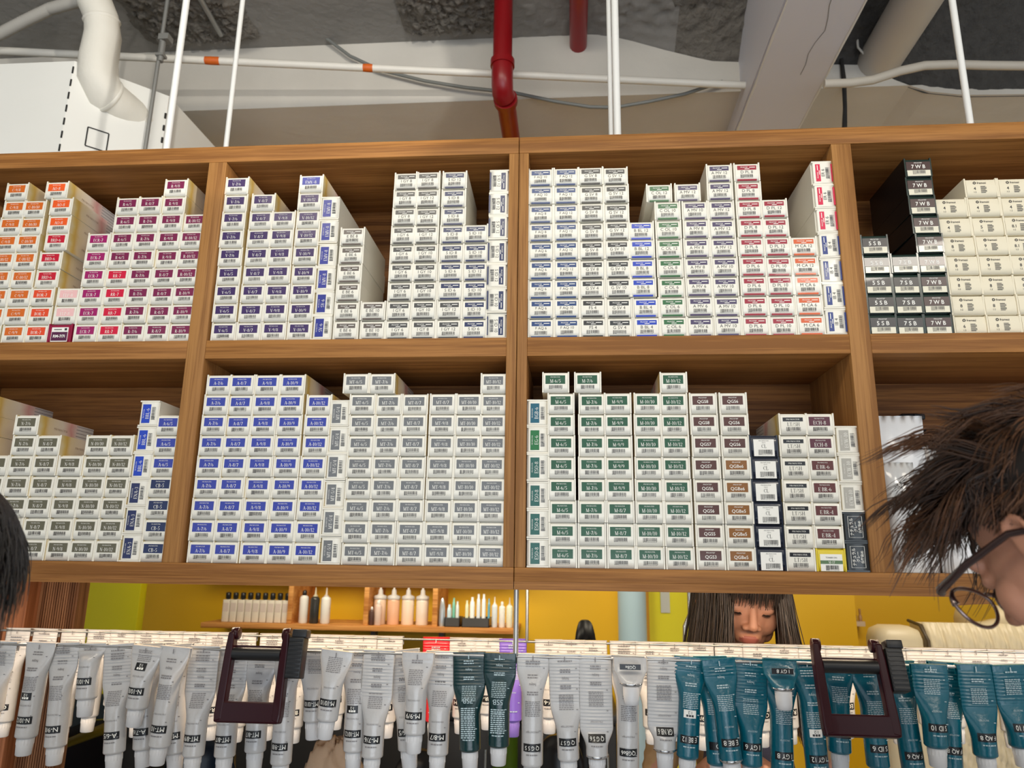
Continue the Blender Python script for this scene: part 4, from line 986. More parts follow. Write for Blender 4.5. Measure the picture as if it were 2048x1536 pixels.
# bottle shelf
YS0, YS1 = 2.26, 2.60
pl = at(402, 1241, YS0); pr_ = at(1032, 1262, YS0); zs = pl.z * .5 + pr_.z * .5
OAK = wood('shelf_oak', L(176, 112, 54), L(218, 158, 92), 'x', .6)
sh = empty('bottle_shelf', (pl.x, YS0, zs)); tag(sh, 'light oak wall shelf with dividers full of bottles on the yellow wall', 'shelf')
ch(MB().box(pl.x, pr_.x, YS0, YS1, zs - .024, zs + .001, c=.002), 'shelf_board', OAK, sh)
for u in (573, 726, 864):
    x = at(u, 1236, YS0 + .02).x; ch(MB().box(x, x + .024, YS0 + .02, YS1, zs + .001, zs + .36, c=.001), 'divider', OAK, sh)
ch(MB().box(pl.x, pr_.x, YS0, YS1, zs + .36, zs + .384), 'upper_board', OAK, sh)
for u in (590, 742, 880):
    x = at(u, 1260, YS1 - .1).x; ch(MB().box(x - .012, x + .012, YS1 - .06, YS1, zs - .16, zs - .024), 'bracket', mat('bracket_grey', L(96, 90, 84), .5), sh)
BOT = mat('bottle_white', L(232, 230, 226), .35); BCAP = mat('bottle_cap', L(26, 26, 28), .4); CLR = mat('bottle_clear', L(214, 206, 198), .2, alpha=.75)
zt0 = zs + .0012


def bx(u, Y): return at(u, 1235, Y).x


for i in range(9):
    u = 453 + i * 14.9; x = bx(u, YS0 + .06); o = empty('colour_bottle', (x, YS0 + .06, zt0)); h = .105
    ch(MB().box(x - .0165, x + .0165, YS0 + .04, YS0 + .08, zt0, zt0 + h, c=.003), 'bottle_body', mat('bottle_cream', L(226, 218, 204), .4), o)
    ch(MB().lathe([(.008, zt0 + h), (.008, zt0 + h + .004), (.013, zt0 + h + .004), (.012, zt0 + h + .032), (.007, zt0 + h + .034)], (x, YS0 + .06, 0), 14), 'cap', BCAP, o)
    ch(MB().box(x - .014, x + .014, YS0 + .0392, YS0 + .0396, zt0 + .05, zt0 + .09), 'label', mat('bottle_label', L(212, 198, 190), .5), o)
    tag(o, 'cream square bottle with black cap, %s from left on the wall shelf' % ['first', 'second', 'third', 'fourth', 'fifth', 'sixth', 'seventh', 'eighth', 'ninth'][i], 'bottle', 'row of black-capped bottles on the wall shelf')


def bottle(name, u, Y, w_, h, body, capm, prof, label, cat='bottle', capprof=None):
    x = bx(u, Y); o = empty(name, (x, Y, zt0)); tag(o, label, cat, 'toiletries on the wall shelf')
    ch(MB().lathe([(w_ * a, zt0 + h * b) for a, b in prof], (x, Y, 0), 18), 'bottle_body', body, o)
    if capprof: ch(MB().lathe([(w_ * a, zt0 + h * b) for a, b in capprof], (x, Y, 0), 16), 'cap', capm, o)
    return o


RND = [(.85, 0), (1, .03), (1, .74), (.9, .8), (.5, .84)]; CP = [(.45, .84), (.5, .85), (.46, .97), (.2, 1.0)]; NOZ = [(.5, .84), (.5, .87), (.22, .9), (.1, 1.12)]
SQ = [(.95, 0), (1, .02), (1, .72), (.96, .76), (.9, .78)]; JC = [(1.02, .78), (1.06, .8), (1.04, .88), (.4, .93), (.34, 1.08), (.16, 1.1), (.16, 1.2)]
bottle('lotion_bottle', 606, YS0 + .06, .021, .155, BOT, BCAP, RND, 'white cylinder bottle with black top left of the dark one', capprof=CP)
bottle('dark_bottle', 628, YS0 + .06, .022, .150, mat('bottle_dark', L(52, 52, 50), .25), mat('pump_clear', L(196, 186, 160), .3), RND, 'dark bottle with clear pump between two white ones', capprof=NOZ)
bottle('white_bottle', 650, YS0 + .06, .023, .150, BOT, CLR, RND, 'white bottle with clear nozzle right of the dark one', capprof=NOZ)
for u, c_, lb in ((759, L(226, 200, 178), 'pump jar behind two small bottles'), (786, L(228, 180, 148), 'peach filled clear pump jar'), (815, L(236, 214, 194), 'cream filled clear pump jar'), (844, L(232, 218, 204), 'part-empty clear pump jar by the pouch')):
    bottle('pump_jar', u, YS0 + .10, .030, .150, mat('jar_%d' % u, c_, .25, coat=.4), mat('pump_grey', L(196, 192, 190), .35), SQ, lb, 'jar', JC)
bottle('dropper_bottle', 743, YS0 + .03, .011, .085, mat('bottle_amber', L(88, 62, 56), .3), BOT, RND, 'tiny dark dropper bottle with white top by the divider', capprof=CP)
bottle('small_pump', 756, YS0 + .03, .017, .115, mat('bottle_pink', L(224, 196, 182), .3), BOT, RND, 'small pink bottle with white top beside the dropper', capprof=CP)
bottle('silver_pouch', 884, YS0 + .05, .016, .13, mat('pouch_silver', L(196, 206, 216), .2, .5), BOT, [(.8, 0), (1, .1), (.9, .6), (.6, .9), (.2, 1)], 'silver pouch leaning beside the pump jars', 'pouch')
for u0, u1, lb, cont in ((892, 922, 'dark open tray holding teal and blue tubes', ((899, .022, .10, L(190, 214, 226)), (907, .016, .13, L(120, 190, 170)), (915, .016, .115, L(214, 226, 232)))),
                         (926, 980, 'dark open tray holding tall white tubes', ((934, .016, .12, L(226, 226, 190)), (944, .024, .135, L(240, 240, 240)), (957, .018, .15, L(226, 232, 240)), (967, .02, .15, L(236, 238, 242)), (978, .012, .13, L(96, 170, 196))))):
    xa, xb = bx(u0, YS0 + .06), bx(u1, YS0 + .06)
    o = tag(empty('storage_tray', ((xa + xb) / 2, YS0 + .06, zt0)), lb, 'tray', 'trays on the wall shelf'); m_ = MB()
    for (p0, p1, q0, q1, r0, r1) in ((xa, xb, YS0 + .02, YS0 + .14, 0, .003), (xa, xb, YS0 + .02, YS0 + .023, 0, .042), (xa, xb, YS0 + .137, YS0 + .14, 0, .042), (xa, xa + .003, YS0 + .02, YS0 + .14, 0, .042), (xb - .003, xb, YS0 + .02, YS0 + .14, 0, .042)):
        m_.box(p0, p1, q0, q1, zt0 + r0, zt0 + r1)
    ch(m_, 'tray_shell', mat('tray_dark', L(66, 64, 62), .3), o)
    for k, (u, r_, h_, cc) in enumerate(cont):
        x = bx(u, YS0 + .07); rr_ = r_ * .5
        tag(MB().lathe([(rr_, zt0 + .004), (rr_, zt0 + h_ * .7), (rr_ * .8, zt0 + h_ * .85), (rr_ * .55, zt0 + h_ * .86), (rr_ * .5, zt0 + h_)], (x, YS0 + .06 + .012 * (k % 2), 0), 14).build('lotion_tube', mat('lotion_%d' % u, cc, .35)),
            '%s lotion tube standing %s in the %s tray' % ('pale' if cc[0] > .5 else 'coloured', ['first', 'second', 'third', 'fourth', 'fifth'][k], 'left' if u0 < 900 else 'right'), 'tube', 'tubes in the shelf trays')
bottle('squeeze_bottle', 989, YS0 + .05, .0135, .125, mat('bottle_blueish', L(214, 222, 230), .35), BOT, RND, 'white squeeze bottle with pointed nozzle, first of three', capprof=NOZ)
bottle('squeeze_bottle', 1004, YS0 + .05, .0145, .118, BOT, BOT, RND, 'white squeeze bottle with round cap, middle of three', capprof=CP)
bottle('squeeze_bottle', 1019, YS0 + .05, .0155, .122, mat('bottle_ivory', L(232, 230, 206), .35), CLR, RND, 'ivory squeeze bottle at the right end of the shelf', capprof=NOZ)
# little wall ledge
p = at(1722, 1262, 2.5)
o = tag(MB().box(p.x - .045, p.x + .03, 2.52, 2.6, p.z + .02, p.z + .042).build('wall_ledge', mat('ledge_white', L(206, 186, 160), .5)), 'tiny white ledge on the yellow wall left of the cream couch', 'ledge')
for k in range(3):
    x = p.x - .03 + k * .024; tag(MB().lathe([(.0085, p.z + .0422), (.0085, p.z + .068), (.004, p.z + .072), (.0055, p.z + .076), (.0055, p.z + .1)], (x, 2.545, 0), 10).build('vial', mat('vial_tan', L(170, 130, 84), .4)), 'tiny tan vial on the wall ledge, %s' % ['left', 'middle', 'right'][k], 'vial', 'vials on the wall ledge')
# cream couch
CR = mat('cream_leather', L(206, 190, 156), .42, bump=.06, bscale=60)
YC = 1.55
cA = at(1745, 1290, YC); cB = at(1795, 1245, YC); cT = at(1830, 1243, YC); cR = at(2300, 1250, YC)
so = empty('salon_couch', (cB.x, YC, .5)); tag(so, 'cream leather couch with quilted back against the yellow wall', 'couch')
ztop = at(1850, 1245, YC).z
ch(MB().box(cA.x, at(1838, 1250, YC).x, YC - .06, YC + .10, .35, ztop - .012, c=.045), 'arm_rest', CR, so)
xa, xb = at(1848, 1250, YC).x, cR.x; bk = MB(); nx, nz = 150, 60; vv = []
for j in range(nz + 1):
    for i in range(nx + 1):
        x = xa + (xb - xa) * i / nx; z = .45 + (ztop - .45) * j / nz; t1 = abs(((x * 19 + z * 19) % 1) - .5) * 2; t2 = abs(((x * 19) % 1) - .5) * 2
        y = YC - .02 - .016 * min(1, (1 - t1) * 3.5) ** .6 * min(1, (1 - t2) * 4) ** .6 + (.04 * max(0, (j / nz - .9) * 10) ** 2) + .06 * (1 - j / nz) * -.5
        vv.append((x, y, z))
bk.add(vv, [(j * (nx + 1) + i, j * (nx + 1) + i + 1, (j + 1) * (nx + 1) + i + 1, (j + 1) * (nx + 1) + i) for j in range(nz) for i in range(nx)], 0, True)
bk.box(xa, xb, YC + .015, YC + .12, .45, ztop - .006)
ch(bk, 'quilted_back', CR, so, False)
ch(MB().tube([(xa - .006, YC - .035, .4), (xa - .006, YC - .035, ztop - .06), (xa - .010, YC + .01, ztop - .01), (xa - .012, YC + .1, ztop)], .006, 10), 'piping', mat('piping_dark', L(70, 56, 36), .5), so)
ch(MB().box(xa, xb, YC - .45, YC + .1, .2, .48, c=.04), 'seat', CR, so)
x = at(1990, 1215, 1.75).x
tag(MB().box(x - .1, x + .5, 1.72, 1.92, 1.0, at(1990, 1213, 1.75).z, c=.05).build('head_cushion', CR), 'cream cushion seen through the spectacle lens above the couch', 'cushion')
# black salon chairs behind the tubes
BLKL = mat('black_leather', L(24, 25, 28), .38); TEAL = mat('dark_teal_cloth', L(28, 48, 58), .6)


def chair(u, v, Y, wd, hgt, label, m=BLKL):
    p = at(u, v, Y); c = empty('salon_chair', (p.x, Y, 0)); tag(c, label, 'chair', 'salon chairs behind the hanging tubes')
    z1 = p.z; bkm = MB(); nx = 14; nz = 10; vv = []
    for sgn in (0, 1):
        for j in range(nz + 1):
            for i in range(nx + 1):
                a = i / nx * 2 - 1; b = j / nz; ww = wd / 2 * (1 - .12 * b ** 3); e = (1 - abs(a) ** 4) ** .5
                vv.append((p.x + a * ww, Y + (.05 if sgn else -.03) * e * (1 - .5 * b ** 6) + .06 * a * a * -1, z1 - hgt + hgt * b * (1 - .10 * a ** 4) - 0))
    N1 = (nx + 1) * (nz + 1)
    fs = [[s * N1 + q for q in (j * (nx + 1) + i, j * (nx + 1) + i + 1, (j + 1) * (nx + 1) + i + 1, (j + 1) * (nx + 1) + i)] for s in (0, 1) for j in range(nz) for i in range(nx)]
    rim = [j * (nx + 1) for j in range(nz + 1)] + [nz * (nx + 1) + i for i in range(1, nx + 1)] + [j * (nx + 1) + nx for j in range(nz - 1, -1, -1)]
    fs += [[rim[k], rim[k + 1], rim[k + 1] + N1, rim[k] + N1] for k in range(len(rim) - 1)]
    bkm.add(vv, fs, 0, True); ch(bkm, 'backrest', m, c)
    ch(MB().box(p.x - wd / 2, p.x + wd / 2, Y + .02, Y + .52, .44, .56, c=.04), 'seat', m, c)
    for s in (-1, 1): ch(MB().tube([(p.x + s * wd * .52, Y + .06, .5), (p.x + s * wd * .54, Y + .06, .7), (p.x + s * wd * .54, Y + .4, .72), (p.x + s * wd * .52, Y + .42, .5)], .018, 8), 'armrest', m, c)
    ch(MB().lathe([(min(.28, wd * .6), 0), (min(.28, wd * .6), .015), (.05, .03), (.035, .04), (.035, .45)], (p.x, Y + .25, 0), 24), 'pedestal', mat('chrome', L(200, 204, 204)), c)
    return c


chair(230, 1440, 1.05, .36, .62, 'black salon chair behind the leftmost tubes')
chair(425, 1480, .80, .22, .5, 'dark navy salon chair below the left squeezer', mat('navy_leather', L(20, 34, 48), .3))
chair(1120, 1470, .95, .15, .5, 'narrow black salon chair back right of the hanger')
chair(840, 1500, 1.25, .16, .5, 'black salon chair back behind the centre tubes')
chair(1170, 1240, 1.50, .09, .8, 'tall narrow black chair headrest before the yellow wall')
tl = MB(); a = at(60, 1395, 1.2); pA = at(150, 1420, 1.0); pB = at(270, 1398, 1.0)
tag(MB().tube([at(125, 1490, .95), at(215, 1455, .95), at(275, 1435, .95)], [.012, .016, .010], 8).build('chair_strap', mat('olive_strap', L(120, 104, 10), .5)), 'olive yellow strap across the black chair at left', 'strap')
tag(MB().box(at(140, 1400, 1.64).x, at(270, 1400, 1.64).x, 1.64, 1.72, .4, at(200, 1392, 1.64).z, c=.03).build('folded_cape', TEAL), 'dark teal folded cape over the chair behind the left tubes', 'cape')
tag(MB().lathe([(.05, 0), (.05, 1.0), (.09, 1.02), (.09, 1.10), (.07, 1.11)], (at(1010, 1510, 1.80).x, 1.80, 0), 20).build('green_stool', mat('stool_green', L(86, 120, 20), .4)), 'small green stool glimpsed below the purple tube', 'stool')
kx0, kx1 = at(60, 1490, 2.0).x, at(1235, 1500, 2.0).x  # added black counter, stands for dark furniture and the unlit lower wall
kc = empty('added_counter', ((kx0 + kx1) / 2, 2.0, 0)); tag(kc, 'low black storage counter below the bottle shelf against the yellow wall', 'counter')
ch(MB().box(kx0, kx1, 2.06, 2.58, .08, .90), 'counter_body', mat('counter_black', L(30, 29, 30), .5), kc)
ch(MB().box(kx0 - .01, kx1 + .01, 2.02, 2.59, .90, .93, c=.003), 'counter_top', mat('counter_top_dark', L(44, 42, 40), .4), kc)
for k in range(5):
    a = kx0 + (kx1 - kx0) * k / 5; b = kx0 + (kx1 - kx0) * (k + 1) / 5
    dd = ch(MB().box(a + .004, b - .004, 2.042, 2.06, .10, .885, c=.002), 'counter_door', mat('counter_black', L(30, 29, 30)), kc)
    hh_ = MB().tube([(b - .04, 2.03, .62), (b - .04, 2.03, .78)], .006, 8).build('handle', mat('chrome', L(200, 204, 204)), dd)
# crumpled beige cape
cr = MB(); vv = []; nu, nv = 46, 30; c0 = at(668, 1530, .62)
for j in range(nv + 1):
    for i in range(nu + 1):
        an = math.pi * 2 * i / nu; t = j / nv; rad = .105 * (t ** .6) * (1 + .25 * noise.noise((math.cos(an) * 1.6, math.sin(an) * 1.6, t * 2.2)))
        z = c0.z + .058 - .20 * t ** 1.7 + .022 * noise.noise((math.cos(an) * 2.4, math.sin(an) * 2.4, t * 4)) + .012 * noise.noise((math.cos(an) * 6, math.sin(an) * 6, t * 9))
        vv.append((c0.x + rad * math.cos(an) * 1.0, .62 + rad * math.sin(an) * .8, z))
cr.add(vv, [(j * (nu + 1) + i, j * (nu + 1) + i + 1, (j + 1) * (nu + 1) + i + 1, (j + 1) * (nu + 1) + i) for j in range(nv) for i in range(nu)], 0, True)
o = cr.build('crumpled_cape', mat('beige_cloth', L(206, 176, 146), .7, bump=.4, bscale=14)); md = o.modifiers.new('s', 'SOLIDIFY'); md.thickness = .003
tag(o, 'crumpled beige cape heaped behind the short white tubes', 'cape')
st = empty('work_trolley', (c0.x, .64, 0)); tag(st, 'grey trolley top carrying the crumpled beige cape', 'trolley')
ch(MB().box(c0.x - .2, c0.x + .2, .50, .80, c0.z - .17, c0.z - .145, c=.004), 'trolley_top', mat('trolley_grey', L(70, 70, 72), .4), st)
for sx in (-1, 1):
    for sy in (-1, 1): ch(MB().tube([(c0.x + sx * .18, .65 + sy * .13, 0), (c0.x + sx * .18, .65 + sy * .13, c0.z - .17)], .012, 8), 'leg', mat('trolley_grey', L(70, 70, 72)), st)
# lower right bay: white pouches and a pump bottle
YI = .16
BAG = mat('bag_white', L(226, 228, 230), .25, coat=.3, bump=.2, bscale=12)


def pouch(u0, u1, vt_, Y, th, label, m=BAG):
    xa, xb = at(u0, 1140, Y).x, at(u1, 1140, Y).x; zt_ = at((u0 + u1) / 2, vt_, Y).z; z0 = Z['zbt'] + .0005; mb = MB(); nx, nz = 12, 16; vv = []
    for s in (-1, 1):
        for j in range(nz + 1):
            for i in range(nx + 1):
                a = i / nx * 2 - 1; t = j / nz; b = th * (1 - abs(a) ** 3) ** .5 * (1 - t ** 2.2) ** .6
                vv.append(((xa + xb) / 2 + a * (xb - xa) / 2 * (1 - .04 * math.sin(t * 3)), Y + s * b + .004 * noise.noise((a * 3, t * 4, s)), z0 + (zt_ - z0) * t))
    N1 = (nx + 1) * (nz + 1)
    fs = [[k * N1 + q for q in (j * (nx + 1) + i, j * (nx + 1) + i + 1, (j + 1) * (nx + 1) + i + 1, (j + 1) * (nx + 1) + i)] for k in (0, 1) for j in range(nz) for i in range(nx)]
    mb.add(vv, fs, 0, True); bmx = bmesh.new(); me = mb.mesh('refill_pouch', m); bmx.from_mesh(me); bmesh.ops.remove_doubles(bmx, verts=bmx.verts[:], dist=.0004); bmesh.ops.recalc_face_normals(bmx, faces=bmx.faces[:]); bmx.to_mesh(me); bmx.free()
    return tag(ob('refill_pouch', me), label, 'pouch', 'white refill pouches in the lower right bay')


pouch(1758, 1880, 832, .13, .035, 'tall white refill pouch beside the brown hair, lower right bay')
pouch(1776, 1850, 925, .06, .030, 'shorter glossy white pouch at front of the lower right bay', mat('bag_clear', L(206, 206, 204), .15, coat=.6, bump=.25, bscale=14))
pouch(1885, 1990, 900, .12, .03, 'white pouch mostly hidden behind the brown hair')
p = at(1836, 840, .20); x = p.x; o = empty('pump_bottle', (x, .20, Z['zbt'])); tag(o, 'white bottle with black pump head at the back of the lower right bay', 'bottle')
ch(MB().lathe([(.03, Z['zbt'] + .0005), (.032, Z['zbt'] + .01), (.032, p.z - .05), (.012, p.z - .035)], (x, .20, 0), 20), 'bottle_body', BOT, o)
ch(MB().lathe([(.013, p.z - .036), (.013, p.z - .02), (.006, p.z - .018), (.006, p.z)], (x, .20, 0), 14).box(x - .010, x + .012, .192, .208, p.z, p.z + .012, c=.002).tube([(x, .2, p.z + .008), (x - .03, .2, p.z + .008), (x - .045, .2, p.z + .001)], [.006, .0055, .004], 8), 'pump_head', BCAP, o)
# ================================================================== people
def ellipsoid(bm, c, r, mtx=None, sub=3):
    g = bmesh.ops.create_icosphere(bm, subdivisions=sub, radius=1)
    for v in g['verts']:
        p = Vector((v.co.x * r[0], v.co.y * r[1], v.co.z * r[2]))
        if mtx: p = mtx @ p
        v.co = p + Vector(c)


def capsule(bm, a, ra, b, rb, n=14):
    a, b = Vector(a), Vector(b)
    for i in range(n + 1):
        t = i / n; r = ra + (rb - ra) * t; ellipsoid(bm, a.lerp(b, t), (r, r, r), None, 2)


def remeshed(bm, vox, smooth=6):
    me = bpy.data.meshes.new('tmp'); bm.to_mesh(me); bm.free()
    o = bpy.data.objects.new('tmp', me); COL.objects.link(o)
    m = o.modifiers.new('r', 'REMESH'); m.mode = 'VOXEL'; m.voxel_size = vox
    s = o.modifiers.new('s', 'SMOOTH'); s.iterations = smooth; s.factor = .5
    dg = bpy.context.evaluated_depsgraph_get(); out = bpy.data.meshes.new_from_object(o.evaluated_get(dg))
    bpy.data.objects.remove(o); bpy.data.meshes.remove(me)
    for p in out.polygons: p.use_smooth = True
    return out


def head_parts(bm, fem=False):
    k = 1.08 if fem else 1
    ellipsoid(bm, (0, -.015, .045), (.073 * k, .092, .086)); ellipsoid(bm, (0, .030, -.015), (.060 * k, .058, .085))
    ellipsoid(bm, (0, .032, -.070), (.047 * k, .046, .040)); ellipsoid(bm, (0, .064, -.098), (.020 * k, .018, .016))
    for s in (-1, 1):
        ellipsoid(bm, (s * .035 * k, .056, -.030), (.027, .024, .032)); ellipsoid(bm, (s * .031 * k, .0755, .002), (.0165, .012, .0105)); ellipsoid(bm, (s * .0125, .0935, -.034), (.0085, .010, .0075))
        ellipsoid(bm, (s * .03, .078, .022), (.020, .010, .008)); ellipsoid(bm, (s * .048 * k, .022, -.062), (.016, .030, .028))
        # ear: rim, lobe and shell
        ec = Vector((s * .078 * k, -.008, -.004)); pts = []
        for i in range(11):
            a = R(-70 + i * 26); pts.append(ec + Vector((s * (.006 + .006 * math.cos(a - 2.4)), -.017 * math.cos(a - .3) * -1 if False else .016 * math.cos(a + 1.9), .029 * math.sin(a + 1.9))))
        for i in range(10): capsule(bm, pts[i], .0042, pts[i + 1], .0042, 2)
        ellipsoid(bm, ec + Vector((s * -.002, .002, 0)), (.004, .013, .024)); ellipsoid(bm, ec + Vector((s * .003, .006, -.027)), (.005, .008, .009))
    capsule(bm, (0, .084, .012), .0075, (0, .104, -.028), .0105, 6)
    ellipsoid(bm, (0, .0855, -.0575), (.0225, .0095, .0052)); ellipsoid(bm, (0, .0845, -.0665), (.0195, .0098, .0062)); ellipsoid(bm, (0, .076, -.062), (.03, .012, .018))


def frame(o, f, u):
    f = f.normalized(); r = f.cross(u).normalized(); u = r.cross(f).normalized()
    return Matrix(((r.x, f.x, u.x, o.x), (r.y, f.y, u.y, o.y), (r.z, f.z, u.z, o.z), (0, 0, 0, 1)))


SKIN = mat('skin_light', L(190, 136, 110), .5, bump=.04, bscale=120, var=.04, vscale=30)
SKIN.node_tree.nodes['Principled BSDF'].inputs['Subsurface Weight'].default_value = .12
SKIN.node_tree.nodes['Principled BSDF'].inputs['Subsurface Radius'].default_value = (.01, .004, .002)
LIP = mat('lip_rose', L(164, 94, 82), .5)


def hairmat(name, a, b):
    m = mat(name, a, .42, spec=.5); nt = m.node_tree; at_ = nt.nodes.new('ShaderNodeAttribute'); at_.attribute_name = 'tone'
    mx = nt.nodes.new('ShaderNodeMix'); mx.data_type = 'RGBA'; mx.inputs[6].default_value = a; mx.inputs[7].default_value = b
    nt.links.new(at_.outputs['Fac'], mx.inputs[0]); nt.links.new(mx.outputs[2], nt.nodes['Principled BSDF'].inputs['Base Color']); return m


class Hair:
    def __init__(s): s.v = []; s.f = []; s.t = []

    def lock(s, pts, r0, r1, tone, n=4, rm=None):
        N = len(pts); o = len(s.v); ref = Vector((.3, .2, .9)).normalized()
        for i, p in enumerate(pts):
            t = (pts[min(i + 1, N - 1)] - pts[max(0, i - 1)]).normalized(); a = t.cross(ref)
            if a.length < 1e-4: a = t.cross(Vector((1, 0, 0)))
            a.normalize(); b = t.cross(a); q = i / (N - 1); r = r0 + (r1 - r0) * q
            if rm: r = r0 * (1 - q) + r1 * q + rm * math.sin(math.pi * q)
            for k in range(n):
                an = 2 * math.pi * k / n; s.v.append(p + a * math.cos(an) * r + b * math.sin(an) * r * .6); s.t.append(tone)
        for i in range(N - 1):
            for k in range(n): s.f.append((o + i * n + k, o + i * n + (k + 1) % n, o + (i + 1) * n + (k + 1) % n, o + (i + 1) * n + k))

    def build(s, name, m, parent):
        me = bpy.data.meshes.new(name); me.from_pydata([tuple(v) for v in s.v], [], s.f); me.materials.append(m)
        at_ = me.attributes.new('tone', 'FLOAT', 'POINT'); at_.data.foreach_set('value', s.t)
        for p in me.polygons: p.use_smooth = True
        o = ob(name, me, parent); o['kind'] = 'stuff'; return o


def scalp_pt(th, ph, g=0):
    d = Vector((math.sin(th) * math.cos(ph), math.sin(th) * math.sin(ph), math.cos(th)))
    return Vector((0, -.015, .045)) + Vector((d.x * (.075 + g), d.y * (.094 + g), d.z * (.088 + g))), d


def person(name, mtx, label, fem, torso, cloth, clothm, lipm=True, arms=None, vox=.0034):
    bm = bmesh.new(); head_parts(bm, fem)
    inv = mtx.inverted(); wp = lambda v: inv @ Vector(v)
    nb = Vector((0, -.030, -.06)); nk = wp(torso['neck'])
    capsule(bm, nb, .050, nk, .054, 10)
    for a, ra, b, rb in torso['caps']: capsule(bm, wp(a), ra, wp(b), rb, 16)
    if arms:
        for a, ra, b, rb in arms: capsule(bm, wp(a), ra, wp(b), rb, 10)
    me = remeshed(bm, vox, 3); me.materials.append(SKIN); me.materials.append(LIP); me.materials.append(clothm)
    for p in me.polygons:
        c = p.center
        if ((c.x / .021) ** 2 + ((c.z + .0622) / .0085) ** 2) < 1 and c.y > .084: p.material_index = 1
        w_ = mtx @ c
        if cloth(w_, c): p.material_index = 2
    o = ob(name, me); o.matrix_world = mtx; tag(o, label, 'person')
    return o


def face_bits(o, fem, lash=True):
    HB = hairmat('brow_hair', L(34, 24, 20), L(52, 38, 30)); b = Hair()
    for s in (-1, 1):
        for i in range(26):
            t = i / 25; p = Vector((s * (.014 + .034 * t), .0905 - .016 * t * t, .0265 + .004 * math.sin(t * 2.6)))
            b.lock([p, p + Vector((s * .006, -.001, .002 - .002 * t))], .0011, .0003, .3, 3)
    b.build('eyebrow', HB, o)
    b = Hair()
    for s in (-1, 1):
        for i in range(22):
            t = i / 21; p = Vector((s * (.018 + .027 * t), .0875 - .008 * (t - .4) ** 2 * 8 - .003, -.004 - .002 * math.sin(t * 3.1)))
            b.lock([p, p + Vector((s * .002 * t, .006, -.005))], .0010, .0002, .1, 3)
    b.build('eyelash', HB, o)


# ------------------------------------------------------------------ man at right, in profile, head bent to the shelf
fw = Vector((-.33637, .77838, -.53008)); upv = Vector((-.26608, .46139, .84636)); ctr = Vector((.60943, -.55388, 1.57823))
MM = frame(ctr, fw, upv)
hd = Vector((fw.x, fw.y, 0)).normalized(); nk = ctr - hd * .13 + Vector((0, 0, -.20)); sh = nk - hd * .03 + Vector((0, 0, -.06)); sd = Vector((-hd.y, hd.x, 0))
tor = {'neck': nk, 'caps': [(sh + sd * .16, .06, sh - sd * .16, .06), (sh + Vector((0, 0, -.05)), .13, sh + Vector((0, 0, -.5)), .13), (sh + sd * .2 + Vector((0, 0, -.02)), .055, sh + sd * .22 + Vector((0, 0, -.32)), .045), (sh - sd * .2 + Vector((0, 0, -.02)), .055, sh - sd * .22 + Vector((0, 0, -.32)), .045),
       (sh + sd * .09 + Vector((0, 0, -.5)), .10, sh + sd * .1 + Vector((0, 0, -1.2)), .055), (sh - sd * .09 + Vector((0, 0, -.5)), .10, sh - sd * .1 + Vector((0, 0, -1.2)), .055)]}
zc = nk.z - .02
man = person('person', MM, 'person in spectacles with tousled brown hair bending in at right edge', False, tor, lambda w_, c: w_.z < zc - .02, mat('shirt_black', L(36, 36, 40), .7), vox=.0036)
face_bits(man, False)
HM = hairmat('brown_hair', L(36, 23, 15), L(128, 84, 52)); H = Hair(); rnd = random.Random(4)
hb = bmesh.new(); ellipsoid(hb, (0, -.020, .052), (.080, .098, .090)); ellipsoid(hb, (0, -.055, -.005), (.066, .052, .06)); hc = remeshed(hb, .006, 4)
hc.materials.append(mat('scalp_dark', L(26, 17, 12), .6)); bmx = bmesh.new(); bmx.from_mesh(hc)
bmesh.ops.delete(bmx, geom=[f for f in bmx.faces if (f.calc_center_median().y > .055 and f.calc_center_median().z < .085) or (f.calc_center_median().y > .005 and f.calc_center_median().z < .05) or (f.calc_center_median().y > -.03 and f.calc_center_median().z < .02)], context='FACES'); bmx.to_mesh(hc); bmx.free()
ob('hair_cap', hc, man)
dnl = MM.to_3x3().inverted() @ Vector((0, 0, -1))
CL = []
for i in range(230):
    z_ = rnd.uniform(-.6, 1); ph = rnd.uniform(0, 2 * math.pi); p, d = scalp_pt(math.acos(z_), ph, .003)
    fl_ = Vector((rnd.gauss(-.25, .6), (.8 if d.y > -.5 else .3) + rnd.gauss(0, .35), rnd.gauss(-.05, .5)))
    CL.append((d, (fl_ + dnl * (.25 if z_ > .3 else .8)).normalized(), Vector((rnd.gauss(0, 1), rnd.gauss(0, 1), rnd.gauss(0, .8))) * .85, rnd.uniform(.65, 1.2), rnd.uniform(.7, 1.2), rnd.gauss(.32, .16), rnd.uniform(0, 6)))
C0 = Vector((0, -.015, .045))
